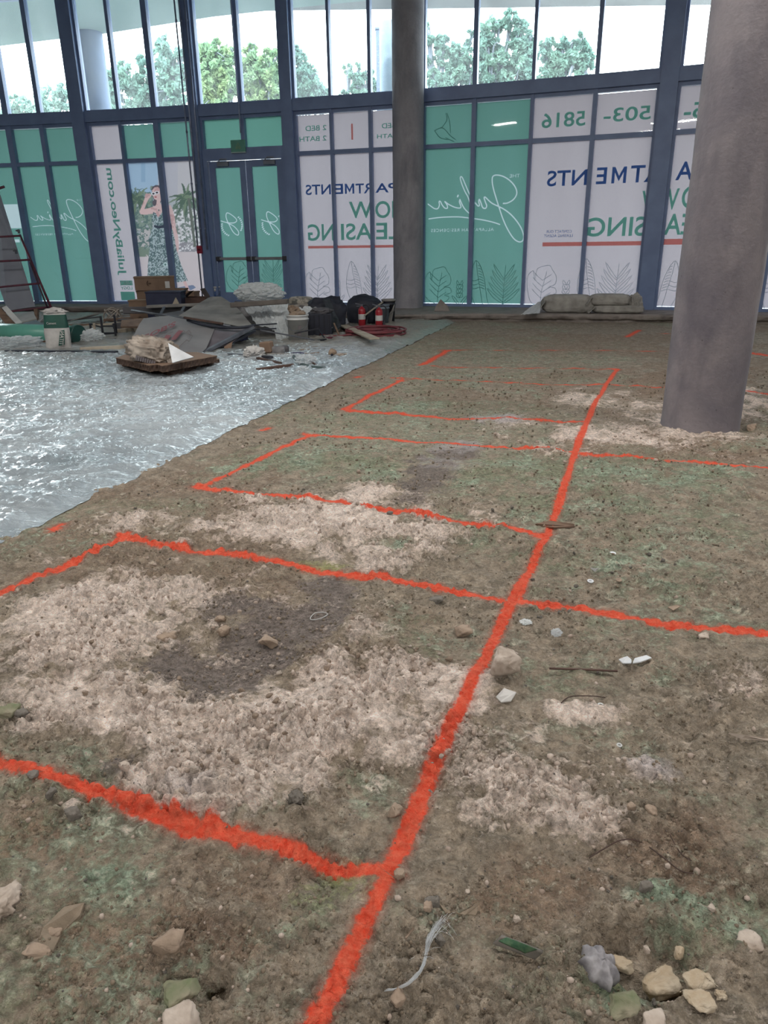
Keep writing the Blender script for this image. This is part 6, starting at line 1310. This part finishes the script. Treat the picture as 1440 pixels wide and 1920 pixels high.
# scalloped cement lump
g_ = gp(1122, 1835); s_ = .00103; bm = bmesh.new(); n = 44; rings = []
for i in range(9):
    f_ = i / 8; row = []
    for k in range(n):
        a = 2 * PI * k / n; sc_ = 1 + .13 * math.cos(7 * a + .6) * f_ + .05 * math.sin(13 * a); row.append(bm.verts.new((f_ * sc_ * math.cos(a) * 36 * s_, f_ * sc_ * math.sin(a) * 44 * s_, .026 * (1 - f_ ** 2.2) + .005 * math.cos(7 * a) * f_ + .003 * math.sin(i * 2 + 3 * a) - (.012 if i == 8 else 0))))
    rings.append(row)
for i in range(8):
    for k in range(n): bm.faces.new((rings[i][k], rings[i][(k + 1) % n], rings[i + 1][(k + 1) % n], rings[i + 1][k]))
bmesh.ops.remove_doubles(bm, verts=rings[0], dist=1e-6); bmesh.ops.contextual_create(bm, geom=rings[8]) if 0 else bm.faces.new(rings[8])
o = mk('cement_lump', bm, mat('blue_grey_cement', (158, 156, 160), (116, 114, 120), scale=22, rough=.8, bump=.003), None, True); o.location = (g_.x, g_.y, gz(g_.x, g_.y) + .012); o.rotation_euler = (.25, .1, .5); tag(o, 'blue-grey cement lump with a scalloped rim, left of the stone pit', 'cement lump')
# fibre strand
def gs(x, y, dz=.008): q = gp(x, y); q.z = gz(q.x, q.y) + dz; q2 = gp(x, y, q.z); q2.z = q.z; return q2
bm = bmesh.new(); rr_ = random.Random(3); main = [(722, 1858), (745, 1855), (770, 1842), (792, 1815), (800, 1785), (806, 1760), (822, 1738), (838, 1722)]
cs_ = smoothpath([gs(*p, .012) for p in main], 5)
for i in range(80):
    o1, o2 = rr_.gauss(0, 1), rr_.gauss(0, 1); a = rr_.randint(0, 8); b_ = rr_.randint(len(cs_) - 14, len(cs_) - 1); P_ = []
    for k, q in enumerate(cs_[a:b_ + 1]):
        sp2 = .0012 + .010 * max(0, (k + a) / len(cs_) - .55) * 2; P_.append(q + Vector((o1 * sp2 + .0015 * math.sin(k + i), o2 * sp2 * .6, abs(o2) * .002 + .002 * math.sin(k * .7 + i))))
    tube(bm, P_[::2], .0003, 4, 2)
for i in range(26):
    q = cs_[rr_.randint(18, len(cs_) - 1)]; d = Vector((rr_.gauss(0, .02), rr_.gauss(0, .02), rr_.uniform(0, .008))); tube(bm, [q, q + d * .5 + Vector((0, 0, .006)), q + d], .0003, 4, 3)
tag(mk('fibre_strand', bm, mat('white_fibre', (206, 210, 214), rough=.4), None, True), 'frayed strand of white fibres lying near the bottom edge', 'fibre strand', kind=None)
# mossy bark-like slab
e = empty('soil_slab', gs(965, 1780)); tag(e, 'thin tilted soil slab with bright green moss, bottom centre right', 'slab')
me_ = sheet('slab_crust', [gs(924, 1770, .012), gs(1003, 1800, .010), gs(1018, 1786, .022), gs(940, 1756, .024)], M_stone_g, e, 12, 8, .003, 3, .012, 30, False)
sheet('moss_patch', [gs(935, 1764, .024), gs(985, 1786, .021), gs(1008, 1780, .027), gs(950, 1757, .030)], mat('bright_moss', (46, 80, 58), (76, 100, 74), scale=60, rough=.95, bump=.003), e, 16, 10, .002, 6, .003, 60, False)
# small litter
def ring(label, px, py, r, mt, ri=.4):
    q = gs(px, py, .004); bm = bmesh.new(); lathe(bm, [(r * ri, 0), (r, 0), (r, .0035), (r * ri, .0035), (r * ri, .0)], q, 22, Matrix.Rotation(.15, 3, 'X')); tag(mk('white_washer', bm, mt), label, 'washer', None)
ring('white plastic disc on the moss right of the long line', 1149, 1038, .016, M_tile, .1); ring('white washer with a hole, below the plastic disc', 1107, 1090, .015, M_tile, .45)
ring('small pale ring in the pale patch at the right', 1126, 1323, .011, M_white_pl, .5); ring('small pale ring beside the long line, lower', 1161, 1398, .009, M_white_pl, .5)
ring('beige disc half buried right of the washer', 1160, 1088, .015, M_stone_t, .1)
stick('dark_stick', gs(1030, 1253, .016), gs(1158, 1258, .016), .008, .006, M_wood_dark, 'thin dark stick lying straight right of the big pale stone', 'stick')
def scrap(name, label, px, py, w_, h_, mt, seed, cat='scrap', dz=.012):
    q = gs(px, py, dz); crumple(name, q, (w_, w_ * .8, h_), mt, seed=seed, sub=4, amp=.6, fs=1.4); tag(COL.objects[-1], label, cat)
scrap('plastic_wrapper', 'crumpled clear wrapper right of the middle orange crossing', 1043, 1186, .045, .03, M_clear, 131); scrap('plastic_wrapper', 'small torn white wrapper touching the long orange line', 985, 1166, .05, .015, M_clear2, 132)
def shard(name, label, pts, mt, th=.004, dz=.012, cat='shard'):
    bm = bmesh.new(); P_ = [gs(x, y, dz + .004 * math.sin(i * 2)) for i, (x, y) in enumerate(pts)]; f = [bm.verts.new(q) for q in P_]; g = [bm.verts.new(q - Vector((0, 0, th))) for q in P_]; bm.faces.new(f); bm.faces.new(g[::-1])
    for i in range(len(P_)): j = (i + 1) % len(P_); bm.faces.new((f[i], g[i], g[j], f[j]))
    tag(mk(name, bm, mt), label, cat)
shard('plaster_shard', 'left one of two flat white plaster shards at the right', [(1160, 1236), (1176, 1230), (1184, 1236), (1184, 1243), (1168, 1243)], M_tile)
shard('plaster_shard', 'right, longer one of two flat white plaster shards', [(1186, 1243), (1190, 1234), (1212, 1228), (1222, 1233), (1200, 1241)], M_tile)
shard('foil_scrap', 'flat folded foil scrap below the big pale stone', [(930, 1306), (945, 1290), (968, 1298), (958, 1314), (940, 1316)], M_paperw)
shard('glass_shard', 'small clear shard below the white disc', [(1107, 1064), (1120, 1066), (1124, 1064), (1116, 1071)], M_white_pl)
shard('pale_sliver', 'long pale sliver cut by the right edge', [(1366, 1374), (1400, 1378), (1445, 1384), (1445, 1388), (1390, 1384)], M_stone_w)
shard('flat_chip', 'flat tan chip right of the long line, mid right', [(1252, 1138), (1268, 1134), (1275, 1137), (1262, 1144)], M_stone_t)
shard('wood_splinter', 'short pale splinter left of the fibre strand', [(759, 1757), (775, 1738), (777, 1740), (762, 1759)], M_stone_t)
shard('wood_chip', 'dark wood chip lying across the long orange line', [(1004, 982), (1030, 976), (1076, 982), (1078, 987), (1040, 988), (1006, 985)], M_wood, .008, .008)
shard('crust_flake', 'broken crust flake by the knobbly grey stone', [(566, 1510), (580, 1512), (590, 1518), (572, 1516)], M_stone_w)
pipe('plastic_loop', [gs(582, 1158, .01), gs(590, 1150, .012), gs(606, 1148, .012), gs(614, 1152, .01), gs(600, 1160, .01), gs(584, 1162, .01), gs(582, 1158, .01)], .0018, M_white_pl, 'thin white plastic loop in the grey gravel', 'loop')
pipe('thin_root', [gs(1105, 1608, .006), gs(1135, 1590, .006), gs(1165, 1575, .006), gs(1200, 1578, .006), gs(1240, 1605, .006), gs(1275, 1632, .006), gs(1300, 1638, .006)], .0016, M_wood_dark, 'long thin dark root winding over the soil at the lower right', 'root')
pipe('thin_root', [gs(1256, 1565, .006), gs(1275, 1598, .006), gs(1296, 1614, .006)], .0014, M_wood_dark, 'short thin root right of the long one', 'root')
pipe('thin_root', [gs(1052, 1318, .006), gs(1070, 1306, .008), gs(1110, 1305, .006), gs(1135, 1308, .006)], .0018, M_wood_dark, 'thin twig below the dark straight stick', 'root')
shard('soil_flake', 'broken dry soil flake left of the clay lump', [(62, 1800), (80, 1740), (120, 1700), (158, 1692), (150, 1716), (116, 1748), (96, 1790)], M_flake, .010, .006, 'soil flake')
shard('soil_flake', 'cracked dry soil flake above the fibre strand', [(822, 1692), (840, 1706), (872, 1716), (890, 1694), (905, 1690), (892, 1716), (862, 1712), (836, 1712)], M_flake, .008, .005, 'soil flake')

# ---------------------------------------------------------------- scattered stones, one object each
VAR = [rockmesh('stone_shape', 200 + i, (1, random.Random(i).uniform(.7, .95), random.Random(i + 50).uniform(.55, .8)), 18, .12, 1) for i in range(9)]
VM = {}
def var(i, mt):
    if (i, mt.name) not in VM: me = VAR[i].copy(); me.materials.append(mt); VM[(i, mt.name)] = me
    return VM[(i, mt.name)]
ZONES = [('small pale stone among the chalky dust around the dark hollow', 'pale stones in the chalky dust round the hollow', [(600, 1300, 200, 110, 72), (780, 1260, 90, 50, 36), (180, 1240, 170, 110, 60), (400, 1330, 160, 40, 30), (420, 1430, 120, 60, 40), (640, 1220, 60, 60, 30)], [M_stone_w, M_stone_w, M_stone_t], (.009, .030)),
         ('small white stone right of the long orange line, below the big stone', 'white stones right of the long line', [(850, 1440, 70, 70, 50), (900, 1390, 60, 40, 34), (820, 1400, 50, 40, 20)], [M_stone_w], (.009, .022)),
         ('small brown stone scattered in the near soil at the bottom', 'brown stones in the near soil', [(900, 1640, 260, 100, 26), (300, 1700, 280, 180, 22), (1000, 1850, 300, 60, 14), (660, 1560, 120, 60, 14)], [M_stone_t, M_stone_g], (.005, .012)),
         ('small dark clod scattered over the mossy soil further back', 'dark clods over the mossy soil', [(900, 800, 450, 180, 34), (1150, 1100, 260, 100, 18), (250, 960, 250, 60, 12)], [M_stone_g], (.012, .028))]
cnt = 0
for label, grp, areas, mts, (s0, s1) in ZONES:
    for (cx, cy, rx, ry, n) in areas:
        for k in range(n):
            r_ = random.random() ** .6; a = random.random() * 2 * PI; q = gp(cx + rx * r_ * math.cos(a), cy + ry * r_ * math.sin(a)); s_ = s0 + (s1 - s0) * random.random() ** 2
            if paintdist(np.array([q.x]), np.array([q.y]))[0] < 1.3 and random.random() < .8: continue
            if q.x < E0.x + (q.y - E0.y) * (dE.x / dE.y) + .25: continue
            o = bpy.data.objects.new('small_stone', var(random.randrange(9), random.choice(mts))); COL.objects.link(o); o.scale = (s_ * 1.15,) * 3
            o.rotation_euler = (random.uniform(-.3, .3), random.uniform(-.3, .3), random.random() * 6.3); o.location = (q.x, q.y, gz(q.x, q.y) + s_ * .22); tag(o, label, 'stone', grp); cnt += 1
# ---------------------------------------------------------------- uncountable crumbs
def crumbs(name, label, n, area, mt, smin, smax, seed, maskkey=None):
    rg = np.random.default_rng(seed); bmt = bmesh.new(); bmesh.ops.create_icosphere(bmt, subdivisions=1, radius=1); bv = np.array([v.co[:] for v in bmt.verts]); bf = np.array([[v.index for v in f.verts] for f in bmt.faces]); bmt.free()
    yy = area[2] * (area[3] / area[2]) ** rg.random(n * 3) ; xx = (rg.random(n * 3) * 2 - 1) * (.6 * yy + .1); M = masks(xx, yy); p = M[maskkey] if maskkey else np.ones(len(xx)); p = p * sm(.42, .6, fbm(xx * 4, yy * 4, 12, 3) + .1) * (1 if maskkey else 1 - sm(.1, .45, M['chalk']))
    ok = (paintdist(xx, yy) > 1.35) & (np.hypot(xx - 2.75, yy - 6.2) > .4) & (rg.random(len(xx)) < p + .03) & (xx > E0.x + (yy - E0.y) * (dE.x / dE.y) + .2); xx = xx[ok][:n]; yy = yy[ok][:n]; n = len(xx)
    s = (smin + (smax - smin) * rg.random(n) ** 2.5) * (1 + .25 * yy); zz = height(xx, yy) + s * .25
    jit = 1 + .35 * (rg.random((n, len(bv), 1)) - .5); sc3 = 1 + .6 * (rg.random((n, 1, 3)) - .5); V = bv[None] * jit * sc3 * s[:, None, None]; V = V + np.stack([xx, yy, zz], 1)[:, None, :]
    F = bf[None] + (np.arange(n) * len(bv))[:, None, None]; o = npmesh(name, V.reshape(-1, 3), F.reshape(-1, 3), mt, smooth=False); tag(o, label, 'crumbs', kind='stuff')
crumbs('chalk_crumbs', 'pale chalk crumbs strewn over the white dusty patches', 7000, (0, 0, .9, 6), mat('chalk_crumb', (186, 172, 162), (140, 124, 112), scale=20, rough=.9), .0012, .007, 1, 'chalk')
crumbs('soil_crumbs', 'brown soil crumbs strewn over the whole ground', 8000, (0, 0, .8, 9), mat('soil_crumb', (132, 118, 102), (98, 88, 76), scale=20, rough=.95), .0010, .0045, 2)
crumbs('dark_crumbs', 'dark earth crumbs strewn over the mossy ground', 1600, (0, 0, .8, 9), mat('earth_crumb', (112, 104, 90), (86, 78, 68), scale=20, rough=.95), .0010, .0045, 3)
crumbs('gravel_crumbs', 'fine grey gravel in the dark hollow', 5000, (0, 0, .9, 5), mat('fine_gravel', (120, 112, 110), (84, 78, 76), scale=60), .0012, .003, 4, 'gravel')
# raise the chalk line of stones: end
